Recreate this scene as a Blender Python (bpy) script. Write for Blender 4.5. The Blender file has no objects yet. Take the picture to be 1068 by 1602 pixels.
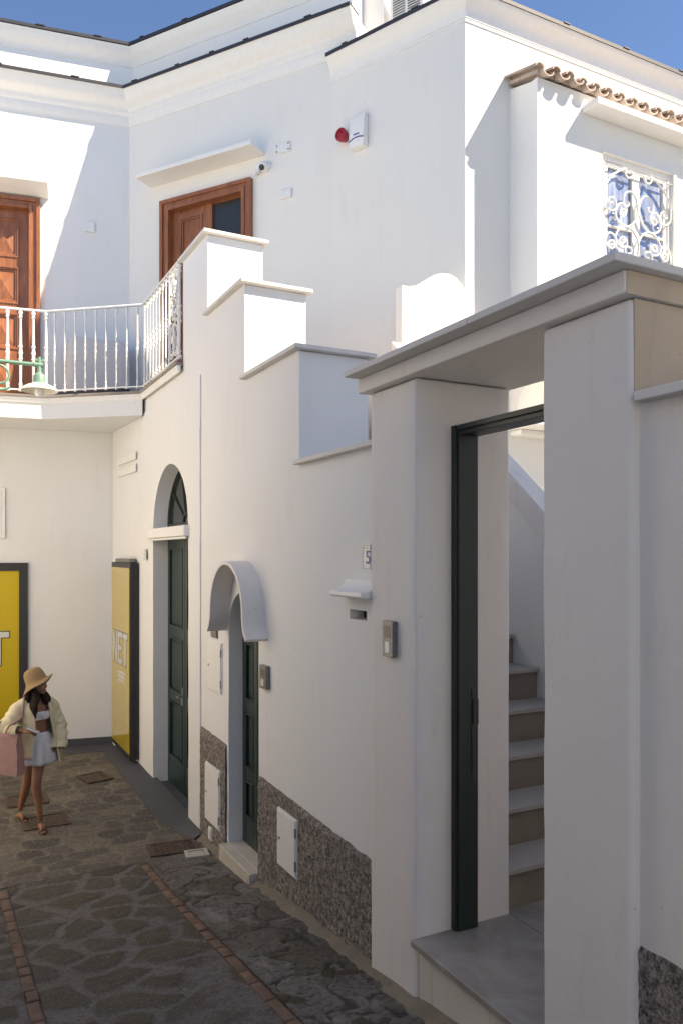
import bpy, bmesh, math, random
import numpy as np
from mathutils import Vector, Matrix, noise
random.seed(7); np.random.seed(7)
SC = bpy.context.scene; COL = SC.collection
R = math.radians
# ------------------------------------------------------------------ camera model (used only to measure real positions)
F = 1220.0; HZ = 868.0; TH = R(27.46); EYE = 2.05
sT, cT = math.sin(TH), math.cos(TH)
def ray(px, py):
    r = (px-534)/F; u = (HZ-py)/F
    return Vector((sT+r*cT, cT-r*sT, u))
def on_plane(px, py, P, n):
    d = ray(px, py); o = Vector((0, 0, EYE))
    t = (Vector(P)-o).dot(n)/d.dot(n)
    return o+d*t
def atX(px, py, X): return on_plane(px, py, (X, 0, 0), Vector((1, 0, 0)))
def atY(px, py, Y): return on_plane(px, py, (0, Y, 0), Vector((0, 1, 0)))
# ------------------------------------------------------------------ object helpers
ROOT = {}
def tag(o, label=None, cat=None, group=None, kind=None):
    if label: o['label'] = label
    if cat: o['category'] = cat
    if group: o['group'] = group
    if kind: o['kind'] = kind
    return o
def thing(name, label, cat, loc=(0, 0, 0), group=None):
    o = bpy.data.objects.new(name, None); COL.objects.link(o)
    o.empty_display_size = .1
    o.location = loc; ROOT[o.name] = Vector(loc)
    return tag(o, label, cat, group)
def finish(me, sharp=35):
    for p in me.polygons: p.use_smooth = True
    me.set_sharp_from_angle(angle=R(sharp))
def link(name, me, mat, parent=None, loc=None):
    """world-space mesh -> object; loc = world origin (default: the parent's origin)"""
    off = ROOT[parent.name] if parent else Vector((0, 0, 0))
    org = Vector(loc) if loc is not None else (off if parent else Vector((0, 0, 0)))
    me.transform(Matrix.Translation(-org))
    if mat: me.materials.append(mat)
    o = bpy.data.objects.new(name, me); COL.objects.link(o)
    if parent: o.parent = parent; o.location = org-off
    else: o.location = org
    ROOT[o.name] = org
    return o
class MB:
    def __init__(s): s.v = []; s.f = []
    def add(s, vs, fs, M=None):
        b = len(s.v)
        for v in vs:
            v = Vector(v); s.v.append(M @ v if M else v)
        for f in fs: s.f.append([b+i for i in f])
        return s
    def box(s, x0, x1, y0, y1, z0, z1, M=None):
        return s.add([(x0,y0,z0),(x1,y0,z0),(x1,y1,z0),(x0,y1,z0),(x0,y0,z1),(x1,y0,z1),(x1,y1,z1),(x0,y1,z1)],
              [(0,3,2,1),(4,5,6,7),(0,1,5,4),(1,2,6,5),(2,3,7,6),(3,0,4,7)], M)
    def prism(s, poly, z0, z1, M=None):
        n = len(poly)
        vs = [(p[0],p[1],z0) for p in poly]+[(p[0],p[1],z1) for p in poly]
        fs = [tuple(range(n-1,-1,-1)), tuple(range(n,2*n))]+[(i,(i+1)%n,n+(i+1)%n,n+i) for i in range(n)]
        return s.add(vs, fs, M)
    def prism_x(s, poly, x0, x1):      # poly in (y, z)
        return s.prism(poly, x0, x1, Matrix(((0,0,1,0),(1,0,0,0),(0,1,0,0),(0,0,0,1))))
    def prism_y(s, poly, y0, y1):      # poly in (x, z)
        return s.prism(poly, y0, y1, Matrix(((1,0,0,0),(0,0,1,0),(0,1,0,0),(0,0,0,1))))
    def tube(s, pts, rad, n=8, cap=True):
        pts = [Vector(p) for p in pts]; m = len(pts)
        rad = rad if isinstance(rad, (list, tuple)) else [rad]*m
        up = None; b = len(s.v)
        for i, p in enumerate(pts):
            t = (pts[min(i+1,m-1)]-pts[max(i-1,0)]).normalized()
            if up is None:
                up = t.orthogonal().normalized()
            up = (up-t*up.dot(t))
            up = up.normalized() if up.length > 1e-6 else t.orthogonal().normalized()
            w = t.cross(up)
            for k in range(n):
                a = 2*math.pi*k/n
                s.v.append(p+(up*math.cos(a)+w*math.sin(a))*rad[i])
        for i in range(m-1):
            for k in range(n):
                s.f.append([b+i*n+k, b+i*n+(k+1)%n, b+(i+1)*n+(k+1)%n, b+(i+1)*n+k])
        if cap:
            s.f.append([b+k for k in range(n-1,-1,-1)]); s.f.append([b+(m-1)*n+k for k in range(n)])
        return s
    def lathe(s, prof, n=16, M=None):     # prof (r, z)
        vs = []; fs = []; m = len(prof)
        for r, z in prof:
            for k in range(n):
                a = 2*math.pi*k/n; vs.append((r*math.cos(a), r*math.sin(a), z))
        for i in range(m-1):
            for k in range(n):
                fs.append((i*n+k, i*n+(k+1)%n, (i+1)*n+(k+1)%n, (i+1)*n+k))
        if prof[0][0] > 1e-4: fs.append(tuple(range(n-1,-1,-1)))
        if prof[-1][0] > 1e-4: fs.append(tuple((m-1)*n+k for k in range(n)))
        return s.add(vs, fs, M)
    def loft(s, rings, closed=True, cap=False):
        b = len(s.v); n = len(rings[0])
        for r in rings: s.v.extend(Vector(p) for p in r)
        for i in range(len(rings)-1):
            for k in range(n if closed else n-1):
                s.f.append([b+i*n+k, b+i*n+(k+1)%n, b+(i+1)*n+(k+1)%n, b+(i+1)*n+k])
        if cap:
            s.f.append([b+k for k in range(n-1,-1,-1)]); s.f.append([b+(len(rings)-1)*n+k for k in range(n)])
        return s
    def sweep(s, prof, path, side=1):
        """profile [(out, z)] along plan path [(x, y)], mitred; out to the right-hand side of travel * side"""
        P = [Vector(p) for p in path]; rings = []
        for i, p in enumerate(P):
            d0 = (P[i]-P[i-1]).normalized() if i else (P[1]-P[0]).normalized()
            d1 = (P[i+1]-P[i]).normalized() if i < len(P)-1 else d0
            n0 = Vector((d0.y, -d0.x))*side; n1 = Vector((d1.y, -d1.x))*side
            m = (n0+n1).normalized(); k = 1/max(.3, m.dot(n0))
            rings.append([(p.x+m.x*o*k, p.y+m.y*o*k, z) for o, z in prof])
        return s.loft(rings, True, True)
    def build(s, name, mat, parent=None, loc=None, bevel=0, seg=2, sharp=35, clean=True):
        me = bpy.data.meshes.new(name); me.from_pydata([tuple(v) for v in s.v], [], s.f)
        bm = bmesh.new(); bm.from_mesh(me)
        if clean: bmesh.ops.remove_doubles(bm, verts=bm.verts, dist=1e-5)
        bmesh.ops.recalc_face_normals(bm, faces=bm.faces)
        bm.to_mesh(me); bm.free(); me.update(); finish(me, sharp)
        o = link(name, me, mat, parent, loc)
        if bevel:
            md = o.modifiers.new('bevel', 'BEVEL'); md.width = bevel; md.segments = seg
            md.limit_method = 'ANGLE'; md.angle_limit = R(40); md.harden_normals = True
        return o
def eval_mesh(ob):
    dg = bpy.context.evaluated_depsgraph_get(); dg.update()
    return bpy.data.meshes.new_from_object(ob.evaluated_get(dg))
def slab_mesh(outer, holes, th):
    """flat slab in XY with holes, z in [0, th]"""
    cu = bpy.data.curves.new('tmp', 'CURVE'); cu.dimensions = '2D'; cu.fill_mode = 'BOTH'; cu.extrude = th/2
    for poly in [outer]+holes:
        sp = cu.splines.new('POLY'); sp.points.add(len(poly)-1); sp.use_cyclic_u = True
        for p, q in zip(sp.points, poly): p.co = (q[0], q[1], 0, 1)
    ob = bpy.data.objects.new('tmp', cu); COL.objects.link(ob)
    me = eval_mesh(ob); me.transform(Matrix.Translation((0, 0, th/2)))
    bpy.data.objects.remove(ob); bpy.data.curves.remove(cu)
    me.materials.clear()
    return me
def text_mesh(txt, w, h, th, off=0):
    """text fitted to a w x h box, in XY, lower-left at 0"""
    cu = bpy.data.curves.new('tmp', 'FONT'); cu.body = txt; cu.size = 1; cu.extrude = .01; cu.offset = off
    ob = bpy.data.objects.new('tmp', cu); COL.objects.link(ob)
    me = eval_mesh(ob); bpy.data.objects.remove(ob); me.materials.clear()
    return me
def wobble(o, amp=.003, step=.10, freq=2.5, bevel=0, axes=(1, 2)):
    """hand-floated plaster: cut the mesh into strips and let surface and edges wander by a few millimetres"""
    bm = bmesh.new(); bm.from_mesh(o.data)
    if bevel:
        es = [e for e in bm.edges if len(e.link_faces) == 2 and e.calc_face_angle() > R(40)]
        bmesh.ops.bevel(bm, geom=es, offset=bevel, segments=2, affect='EDGES', profile=.5)
    lo = [min(v.co[i] for v in bm.verts) for i in range(3)]; hi = [max(v.co[i] for v in bm.verts) for i in range(3)]
    for ax in axes:
        c = lo[ax]+step
        while c < hi[ax]-.01:
            p = [0, 0, 0]; p[ax] = c; n = [0, 0, 0]; n[ax] = 1
            bmesh.ops.bisect_plane(bm, geom=bm.verts[:]+bm.edges[:]+bm.faces[:], plane_co=p, plane_no=n, dist=1e-5); c += step
    off_ = ROOT[o.name]
    for v in bm.verts:
        q = v.co+off_
        d = noise.noise_vector(q*freq)*amp+noise.noise_vector(q*freq*4.5)*amp*.35
        v.co += d
    bm.to_mesh(o.data); bm.free(); finish(o.data, 50)
    return o
class Wall:
    """vertical wall frame: s along, o outwards, z up"""
    def __init__(w, A, d):
        w.A = Vector((A[0], A[1], 0)); d = Vector((d[0], d[1], 0)).normalized(); w.d = d
        n = Vector((d.y, -d.x, 0))
        if n.dot(-w.A) < 0: n = -n
        w.n = n
    def px(w, px, py, o=0):
        P = on_plane(px, py, w.A+w.n*o, w.n); return ((P-w.A).dot(w.d), P.z)
    def M(w, o=0):     # local (s, z, out) -> world
        a = w.A+w.n*o
        return Matrix(((w.d.x,0,w.n.x,a.x),(w.d.y,0,w.n.y,a.y),(0,1,0,0),(0,0,0,1)))
    def MO(w):         # local (s, o, z) -> world
        return Matrix(((w.d.x,w.n.x,0,w.A.x),(w.d.y,w.n.y,0,w.A.y),(0,0,1,0),(0,0,0,1)))
    def P(w, s, o, z): return w.A+w.d*s+w.n*o+Vector((0,0,z))
    def slab(w, name, outer, holes, o0, o1, mat, parent, bevel=0):
        me = slab_mesh(outer, holes, o1-o0); me.transform(w.M(o0))
        bm = bmesh.new(); bm.from_mesh(me); bmesh.ops.recalc_face_normals(bm, faces=bm.faces); bm.to_mesh(me); bm.free()
        finish(me)
        ob = link(name, me, mat, parent)
        if bevel:
            md = ob.modifiers.new('bevel', 'BEVEL'); md.width = bevel; md.segments = 2; md.limit_method = 'ANGLE'; md.angle_limit = R(40)
        return ob
    def text(w, name, txt, s0, s1, z0, z1, o, mat, parent, grow=0, flip=False, th=.002):
        me = text_mesh(txt, 1, 1, .01, grow)
        xs = [v.co.x for v in me.vertices]; ys = [v.co.y for v in me.vertices]
        for v in me.vertices:
            a = (v.co.x-min(xs))/(max(xs)-min(xs)); b = (v.co.y-min(ys))/(max(ys)-min(ys))
            v.co = ((s1-a*(s1-s0)) if flip else (s0+a*(s1-s0)), z0+b*(z1-z0), th if v.co.z > 0 else 0)
        me.transform(w.M(o)); finish(me)
        return link(name, me, mat, parent)
# ------------------------------------------------------------------ materials
def new_mat(name):
    m = bpy.data.materials.new(name); m.use_nodes = True
    nt = m.node_tree; b = nt.nodes['Principled BSDF']
    return m, nt, b
def node(nt, t, **k):
    n = nt.nodes.new(t)
    for a, v in k.items():
        if a in n.inputs: n.inputs[a].default_value = v
        else: setattr(n, a, v)
    return n
def ramp(nt, fac, stops):
    r = nt.nodes.new('ShaderNodeValToRGB'); e = r.color_ramp.elements
    while len(e) < len(stops): e.new(.5)
    for q, (p, c) in zip(e, stops):
        q.position = p; q.color = (c, c, c, 1) if isinstance(c, (int, float)) else (*c, 1)
    nt.links.new(fac, r.inputs[0]); return r.outputs[0]
def noise_tex(nt, scale, detail=4, rough=.55, stretch=None, dist=0):
    tc = nt.nodes.new('ShaderNodeTexCoord'); g = nt.nodes.new('ShaderNodeNewGeometry')
    n = node(nt, 'ShaderNodeTexNoise', Scale=scale, Detail=detail, Roughness=rough, Distortion=dist)
    src = g.outputs['Position']
    if stretch:
        mp = nt.nodes.new('ShaderNodeMapping'); mp.inputs['Scale'].default_value = stretch
        nt.links.new(src, mp.inputs[0]); src = mp.outputs[0]
    nt.links.new(src, n.inputs['Vector']); nt.nodes.remove(tc)
    return n.outputs['Fac']
def mix(nt, f, a, b, mode='MIX'):
    m = nt.nodes.new('ShaderNodeMix'); m.data_type = 'RGBA'; m.blend_type = mode
    for s, v in ((0, f), (6, a), (7, b)):
        if isinstance(v, (int, float)): m.inputs[s].default_value = v if s == 0 else (v, v, v, 1)
        elif isinstance(v, tuple): m.inputs[s].default_value = (*v, 1)
        else: nt.links.new(v, m.inputs[s])
    return m.outputs[2]
def bump(nt, b, h, strength, dist=.01):
    n = node(nt, 'ShaderNodeBump', Strength=strength, Distance=dist)
    nt.links.new(h, n.inputs['Height']); nt.links.new(n.outputs[0], b.inputs['Normal']); return n
def plaster(name, col, var=.04, rough=.85, bs=.25, stain=None, stain_amt=.35, seed=1.0):
    m, nt, b = new_mat(name)
    n1 = noise_tex(nt, 1.3*seed, 5); n2 = noise_tex(nt, 60, 4); n3 = noise_tex(nt, 9, 3)
    c = mix(nt, ramp(nt, n1, [(.3, 0), (.7, 1)]), tuple(x*(1-var) for x in col), col)
    c = mix(nt, ramp(nt, n3, [(.35, .5), (.75, 0)]), c, tuple(x*(1-var*.9) for x in col))
    if stain:
        st = noise_tex(nt, 2.2, 6, .65, (3.2, 3.2, .55))
        c = mix(nt, ramp(nt, st, [(.56, 0), (.8, stain_amt)]), c, stain)
        sp = noise_tex(nt, 24, 2, .5)
        c = mix(nt, ramp(nt, sp, [(.74, 0), (.80, .35)]), c, tuple(x*.6 for x in stain))
    nt.links.new(c, b.inputs['Base Color']); b.inputs['Roughness'].default_value = rough
    b.inputs['Specular IOR Level'].default_value = .25
    h = mix(nt, .35, n2, n3); h = mix(nt, .5, h, n1)
    bump(nt, b, h, bs, .012)
    return m
def simple(name, col, rough=.5, metal=0, bs=0, scale=40, var=.08, spec=.5):
    m, nt, b = new_mat(name)
    n = noise_tex(nt, scale, 4)
    c = mix(nt, ramp(nt, n, [(.3, 0), (.7, 1)]), tuple(x*(1-var) for x in col), tuple(min(1, x*(1+var*.5)) for x in col))
    nt.links.new(c, b.inputs['Base Color']); b.inputs['Roughness'].default_value = rough
    b.inputs['Metallic'].default_value = metal; b.inputs['Specular IOR Level'].default_value = spec
    if bs: bump(nt, b, n, bs, .004)
    return m
M = {}
M['white'] = plaster('white_plaster', (.775, .772, .768), .035, bs=.22, stain=(.58, .54, .47), stain_amt=.24)
M['upper'] = plaster('skylight_warmed_plaster', (.80, .778, .742), .035, bs=.22, stain=(.58, .54, .47), stain_amt=.22)  # same white plaster, its colour warmed to counter the blue skylight
M['bright'] = plaster('fresh_white_plaster', (.82, .805, .775), .03, bs=.16, stain=(.62, .6, .56), stain_amt=.07, seed=.8)
M['portal'] = plaster('portal_plaster', (.785, .742, .706), .05, bs=.32, stain=(.46, .41, .35), stain_amt=.30, seed=1.4)
M['reveal'] = plaster('uneven_plaster', (.70, .69, .67), .08, bs=.6, stain=(.5, .47, .43), stain_amt=.3, seed=2.2)
M['beige'] = plaster('beige_plaster', (.62, .49, .36), .16, bs=.35, stain=(.40, .28, .17), stain_amt=.55, seed=2.0)
M['cap'] = plaster('cap_stone', (.72, .69, .655), .07, bs=.2, stain=(.44, .40, .35), stain_amt=.3)
M['trim'] = simple('white_paint', (.80, .79, .77), .5, bs=.015, scale=14, var=.03)
M['iron'] = simple('white_iron', (.80, .80, .78), .32, bs=.08)
M['plastic'] = simple('white_plastic', (.78, .78, .77), .4)
M['green'] = simple('dark_green_paint', (.012, .033, .030), .38, bs=.12, scale=25)
M['gate'] = simple('green_black_paint', (.014, .021, .020), .42, bs=.1, scale=30)
M['lampgreen'] = simple('green_enamel', (.13, .25, .195), .45, bs=.15)
M['lampwhite'] = simple('cream_enamel', (.72, .70, .60), .4)
M['black'] = simple('black_metal', (.018, .017, .019), .45)
M['dark'] = simple('dark_slot', (.05, .045, .042), .8)
M['drip'] = simple('dark_lead', (.035, .035, .045), .6, bs=.2)
M['grey'] = simple('grey_metal', (.20, .19, .19), .38, .5)
M['steel'] = simple('steel', (.42, .42, .42), .32, .9)
M['kerb'] = plaster('grey_floor_paint', (.085, .085, .098), .14, .6, bs=.35, stain=(.05, .048, .05), stain_amt=.5)
M['gunmetal'] = simple('gunmetal', (.055, .055, .052), .4, .6)
M['red'] = simple('red_plastic', (.36, .018, .03), .3)
M['blue'] = simple('blue_print', (.04, .06, .28), .4)
M['glassdark'] = simple('dark_glass', (.06, .055, .055), .06)
M['doorglass'] = simple('door_glass', (.035, .04, .04), .10)
M['navy'] = simple('navy_paint', (.028, .03, .055), .6)
def marble(name, ca, cb):
    m, nt, b = new_mat(name)
    n = noise_tex(nt, 3, 8, .62, dist=1.6); n2 = noise_tex(nt, 14, 4)
    c = mix(nt, ramp(nt, n, [(.38, 0), (.5, .5), (.66, 1)]), ca, cb)
    s = noise_tex(nt, 3.3, 7, .7)
    c = mix(nt, ramp(nt, s, [(.56, 0), (.72, .6)]), c, (.30, .235, .17))
    s2 = noise_tex(nt, 38, 3, .6)
    c = mix(nt, ramp(nt, s2, [(.70, 0), (.76, .6)]), c, (.13, .10, .075))
    nt.links.new(c, b.inputs['Base Color']); b.inputs['Roughness'].default_value = .42
    bump(nt, b, n2, .08, .005); return m
M['marble'] = marble('worn_marble', (.25, .222, .195), (.335, .305, .275)); M['marblelight'] = marble('cream_marble', (.50, .45, .38), (.62, .57, .50))
M['riser'] = plaster('stone_riser', (.31, .255, .205), .25, .8, bs=.4, stain=(.22, .17, .12), stain_amt=.5, seed=3)
M['tread'] = plaster('stone_tread', (.44, .40, .365), .1, .6, bs=.2, stain=(.40, .33, .26), stain_amt=.4, seed=2)
M['slabstone'] = plaster('grey_slab_stone', (.30, .27, .24), .2, .7, bs=.3, stain=(.15, .13, .12), stain_amt=.5, seed=3)
def wood():
    m, nt, b = new_mat('varnished_wood')
    n = noise_tex(nt, 7, 6, .6, (1, 1, .12), 1.2); n2 = noise_tex(nt, 60, 3, .6, (1, 1, .08))
    c = mix(nt, ramp(nt, n, [(.3, 0), (.7, 1)]), (.235, .078, .034), (.42, .155, .065))
    c = mix(nt, ramp(nt, n2, [(.45, .35), (.6, 0)]), c, (.14, .04, .018))
    nt.links.new(c, b.inputs['Base Color']); b.inputs['Roughness'].default_value = .42
    bump(nt, b, n2, .1, .003); return m
M['wood'] = wood()
def dado():
    m, nt, b = new_mat('rough_stucco')
    n = noise_tex(nt, 30, 5, .7); n2 = noise_tex(nt, 85, 3, .65); n3 = noise_tex(nt, 2.5, 4)
    f = mix(nt, .4, n, n2)
    c = mix(nt, ramp(nt, f, [(.40, 0), (.49, .4), (.58, 1)]), (.055, .046, .041), (.44, .385, .345))
    c = mix(nt, ramp(nt, n3, [(.4, 0), (.7, .4)]), c, (.16, .135, .12))
    nt.links.new(c, b.inputs['Base Color']); b.inputs['Roughness'].default_value = .95
    bump(nt, b, f, 1.0, .03); return m
M['dado'] = dado()
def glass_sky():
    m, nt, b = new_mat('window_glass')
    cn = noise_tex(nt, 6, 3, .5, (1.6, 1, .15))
    nt.links.new(mix(nt, ramp(nt, cn, [(.4, 0), (.62, 1)]), (.22, .27, .40), (.48, .53, .64)), b.inputs['Base Color']); b.inputs['Roughness'].default_value = .05  # blue sky reflection and curtain folds painted into the pane colour
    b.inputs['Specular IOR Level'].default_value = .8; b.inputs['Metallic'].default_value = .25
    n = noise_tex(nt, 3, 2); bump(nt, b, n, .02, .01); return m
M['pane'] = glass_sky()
def yellow(name, rough):
    m, nt, b = new_mat(name)
    n = noise_tex(nt, 2.5, 4)
    c = mix(nt, n, (.52, .365, .010), (.58, .415, .014))
    nt.links.new(c, b.inputs['Base Color']); b.inputs['Roughness'].default_value = rough
    b.inputs['Specular IOR Level'].default_value = 1.0 if rough < .2 else .4; b.inputs['Coat Weight'].default_value = .35 if rough < .2 else 0; b.inputs['Coat Roughness'].default_value = .06
    return m
M['yellow'] = yellow('yellow_print', .45); M['yellowgloss'] = yellow('yellow_under_acrylic', .12)
M['sgrey'] = simple('pale_print', (.62, .62, .60), .4)
M['tile'] = plaster('terracotta', (.56, .46, .40), .3, .9, bs=.6, stain=(.20, .16, .13), stain_amt=.85, seed=5)
M['rust'] = simple('rusty_iron', (.115, .078, .060), .75, .2, bs=.5, scale=30, var=.5)
M['brick'] = plaster('brick_edging', (.26, .165, .125), .5, .85, bs=.9, stain=(.10, .085, .075), stain_amt=.95, seed=7)
M['cream'] = plaster('bounce_white_plaster', (.83, .825, .82), .05)  # unseen house walls, white raised past real plaster to bounce light into the street
M['stained'] = plaster('drip_stained_plaster', (.66, .61, .55), .12, bs=.4, stain=(.13, .10, .065), stain_amt=1.0, seed=3)
M['concrete'] = plaster('pale_concrete', (.50, .47, .42), .15, bs=.4, stain=(.25, .22, .19), stain_amt=.4)
M['sheet'] = simple('cotton_sheet', (.70, .675, .67), .9, bs=.2)
def paving(name, mort, sa, sb, sc, bs=.8, dirt=.5, fine=70, moss=False):
    """stone pattern comes from vertex attribute 'stone' (r = stone mask, g = tone of that stone)"""
    m, nt, b = new_mat(name)
    at = nt.nodes.new('ShaderNodeAttribute'); at.attribute_name = 'stone'
    sp = nt.nodes.new('ShaderNodeSeparateColor'); nt.links.new(at.outputs['Color'], sp.inputs[0])
    n = noise_tex(nt, 14, 8, .7); n2 = noise_tex(nt, fine, 5, .65); n3 = noise_tex(nt, 1.6, 5, .6)
    st = ramp(nt, sp.outputs[1], [(0, sa), (.5, sb), (1, sc)])
    st = mix(nt, ramp(nt, n, [(.35, 0), (.75, .75)]), st, tuple(x*.45 for x in sa))
    mo = mix(nt, ramp(nt, n, [(.3, 0), (.7, 1)]), tuple(x*.62 for x in mort), mort)
    c = mix(nt, sp.outputs[0], mo, st)
    c = mix(nt, ramp(nt, n3, [(.45, 0), (.72, dirt)]), c, tuple(x*.5 for x in mort))
    c = mix(nt, ramp(nt, n2, [(.56, 0), (.70, .7)]), c, tuple(min(1, x*1.7) for x in mort))
    n4 = noise_tex(nt, 34, 6, .72); c = mix(nt, ramp(nt, n4, [(.36, .75), (.52, 0)]), c, tuple(x*.32 for x in mort))
    if moss:
        m1 = noise_tex(nt, 3.1, 7, .62, None, .6); c = mix(nt, ramp(nt, m1, [(.585, 0), (.605, .85)]), c, (.042, .034, .018))
        m2 = noise_tex(nt, 4.3, 6, .6, (1, .6, 1), .5); c = mix(nt, ramp(nt, m2, [(.57, 0), (.66, .5)]), c, (.28, .255, .242))
    nt.links.new(c, b.inputs['Base Color']); b.inputs['Roughness'].default_value = .72
    b.inputs['Specular IOR Level'].default_value = .35
    bump(nt, b, mix(nt, .5, n, n2), bs, .014); return m
M['flag'] = paving('flagstones', (.185, .162, .155), (.066, .052, .033), (.108, .088, .060), (.092, .08, .066), 1.2, .3)
M['basalt'] = paving('basalt_setts', (.265, .220, .175), (.085, .077, .071), (.135, .120, .106), (.25, .21, .165), 1.8, .45, 42)
M['margin'] = paving('worn_concrete', (.060, .052, .045), (.165, .145, .135), (.215, .192, .182), (.125, .108, .082), .8, .4, 60, True)
M['ground'] = plaster('street_ground', (.12, .11, .10), .2, bs=.6)
# ------------------------------------------------------------------ world, sun, camera
SUN_EL, SUN_AZ = R(48), R(132)        # azimuth clockwise from +Y
L = Vector((math.cos(SUN_EL)*math.sin(SUN_AZ), math.cos(SUN_EL)*math.cos(SUN_AZ), math.sin(SUN_EL)))
W = bpy.data.worlds.new('World'); SC.world = W; W.use_nodes = True
wn = W.node_tree; bg = wn.nodes['Background']
sky = wn.nodes.new('ShaderNodeTexSky'); sky.sky_type = 'NISHITA'; sky.sun_disc = False
sky.sun_elevation = SUN_EL; sky.sun_rotation = SUN_AZ; sky.altitude = 1000; sky.air_density = .65; sky.dust_density = 0; sky.ozone_density = 10.0
wn.links.new(sky.outputs[0], bg.inputs[0]); bg.inputs[1].default_value = .135
sl = bpy.data.lights.new('sun', 'SUN'); sl.energy = 4.8; sl.angle = R(.5); sl.color = (1, .98, .955)
so = bpy.data.objects.new('sun', sl); COL.objects.link(so); so.rotation_euler = (-L).to_track_quat('-Z', 'Y').to_euler(); so.location = L*30
cd = bpy.data.cameras.new('camera'); co = bpy.data.objects.new('camera', cd); COL.objects.link(co)
co.location = (0, 0, EYE); co.rotation_euler = (R(90), 0, -TH)
cd.lens = F/1602*36; cd.sensor_width = 36; cd.sensor_fit = 'AUTO'; cd.shift_y = (HZ-801)/1602
cd.clip_start = .05; cd.clip_end = 2000; SC.camera = co
SC.view_settings.view_transform = 'Standard'; SC.view_settings.look = 'None'; SC.view_settings.exposure = 1.38
SC.view_settings.use_white_balance = True; SC.view_settings.white_balance_temperature = 8900; SC.view_settings.white_balance_tint = 10
SC.view_settings.gamma = 1; SC.view_settings.use_curve_mapping = False
TALLZ, TALLX, TALLY, OPZ = 10.6, 12.0, -4.8, 5.0
# ================================================================== the ground
GY = [-12, 0, 4.12, 5.96, 7.52, 10, 12, 20]; GZ = [1.4, .05, -.42, -.63, -.75, -.70, -.68, -.66]
_gy = np.linspace(-12, 20, 641); _gz = np.interp(_gy, GY, GZ)
_k = np.hanning(25); _k /= _k.sum(); _gz = np.convolve(np.pad(_gz, 12, 'edge'), _k, 'valid')
def gz(y): return float(np.interp(y, _gy, _gz))
def ground_sheet(name, x0, x1, y0, y1, lift, mat, step=.5):
    nx = max(1, int((x1-x0)/step)); ny = max(1, int((y1-y0)/step)); b = MB()
    vs = [(x0+(x1-x0)*i/nx, y0+(y1-y0)*j/ny) for j in range(ny+1) for i in range(nx+1)]
    b.add([(x, y, gz(y)+lift) for x, y in vs], [(j*(nx+1)+i, j*(nx+1)+i+1, (j+1)*(nx+1)+i+1, (j+1)*(nx+1)+i) for j in range(ny) for i in range(nx)])
    return b.build(name, mat, sharp=180)
tag(ground_sheet('ground', -60, 60, -40, 60, -.06, M['ground'], 1.0), kind='structure')
def stones(name, x0, x1, y0, y1, step, cells, gap, relief, mat, lift, warp=.03, cut=None, soft=.02):
    """paving with true relief: cells = list of (x, y, sx) centres; gap = joint half width"""
    nx = int((x1-x0)/step)+1; ny = int((y1-y0)/step)+1
    X, Y = np.meshgrid(np.linspace(x0, x1, nx), np.linspace(y0, y1, ny))
    P = np.stack([X.ravel(), Y.ravel()], 1)
    wx = np.array([noise.noise((p[0]*5, p[1]*5, 3.1)) for p in P]); wy = np.array([noise.noise((p[0]*5, p[1]*5, 9.7)) for p in P])
    fx = np.array([noise.noise((p[0]*18, p[1]*18, 1.3)) for p in P])
    Q = P+warp*np.stack([wx, wy], 1)
    C = np.array(cells); d1 = np.full(len(P), 9.0); d2 = np.full(len(P), 9.0); i1 = np.zeros(len(P), int); i2 = np.zeros(len(P), int)
    for k, (cx, cy, sx) in enumerate(C):
        d = np.hypot((Q[:, 0]-cx)/sx, Q[:, 1]-cy)
        m1 = d < d1; m2 = (~m1) & (d < d2)
        d2 = np.where(m1, d1, np.where(m2, d, d2)); i2 = np.where(m1, i1, np.where(m2, k, i2))
        d1 = np.where(m1, d, d1); i1 = np.where(m1, k, i1)
    edge = (d2-d1)/2+fx*.008
    tone = np.random.rand(len(C)); hgt = np.random.rand(len(C))
    big = np.array([noise.noise((p[0]*1.7, p[1]*1.7, 5)) for p in P])
    g = gap*(1+.7*big)
    mask = np.clip((edge-g)/soft, 0, 1); mask = mask*mask*(3-2*mask)
    dome = np.clip((edge-g)/.10, 0, 1)**.6
    Z = np.array([gz(y) for y in P[:, 1]])+lift+relief*mask*(.55+.45*hgt[i1])+relief*.35*dome+fx*.0022+big*.006
    b = MB(); b.v = [Vector((p[0], p[1], z)) for p, z in zip(P, Z)]
    b.f = [[j*nx+i, j*nx+i+1, (j+1)*nx+i+1, (j+1)*nx+i] for j in range(ny-1) for i in range(nx-1)]
    o = b.build(name, mat, sharp=180, clean=False)
    ca = o.data.color_attributes.new('stone', 'FLOAT_COLOR', 'POINT')
    arr = np.ones((len(P), 4), np.float32); arr[:, 0] = mask; arr[:, 1] = tone[i1]; arr[:, 2] = 0
    ca.data.foreach_set('color', arr.ravel())
    return tag(o, kind='structure')
def jitter(x0, x1, y0, y1, sx, sy, j=.38, stretch=(.9, 1.5)):
    out = []; r = 0; y = y0
    while y < y1:
        x = x0+(r % 2)*sx/2
        while x < x1:
            out.append((x+random.uniform(-j, j)*sx, y+random.uniform(-j, j)*sy, random.uniform(*stretch))); x += sx
        y += sy; r += 1
    return out
LX0, LX1, LY = .53, 1.60, 7.02
stones('flagstone_lane', LX0, LX1, 2.6, LY, .0125, jitter(LX0-.2, LX1+.2, 2.4, LY+.2, .37, .30, .43, (.8, 1.7)), .016, .011, M['flag'], .0, .06, soft=.026)
stones('flagstone_lane', -.75, .45, 2.6, LY, .02, jitter(-1, .6, 2.4, LY+.2, .28, .23), .028, .012, M['flag'], .0, .045)
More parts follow.
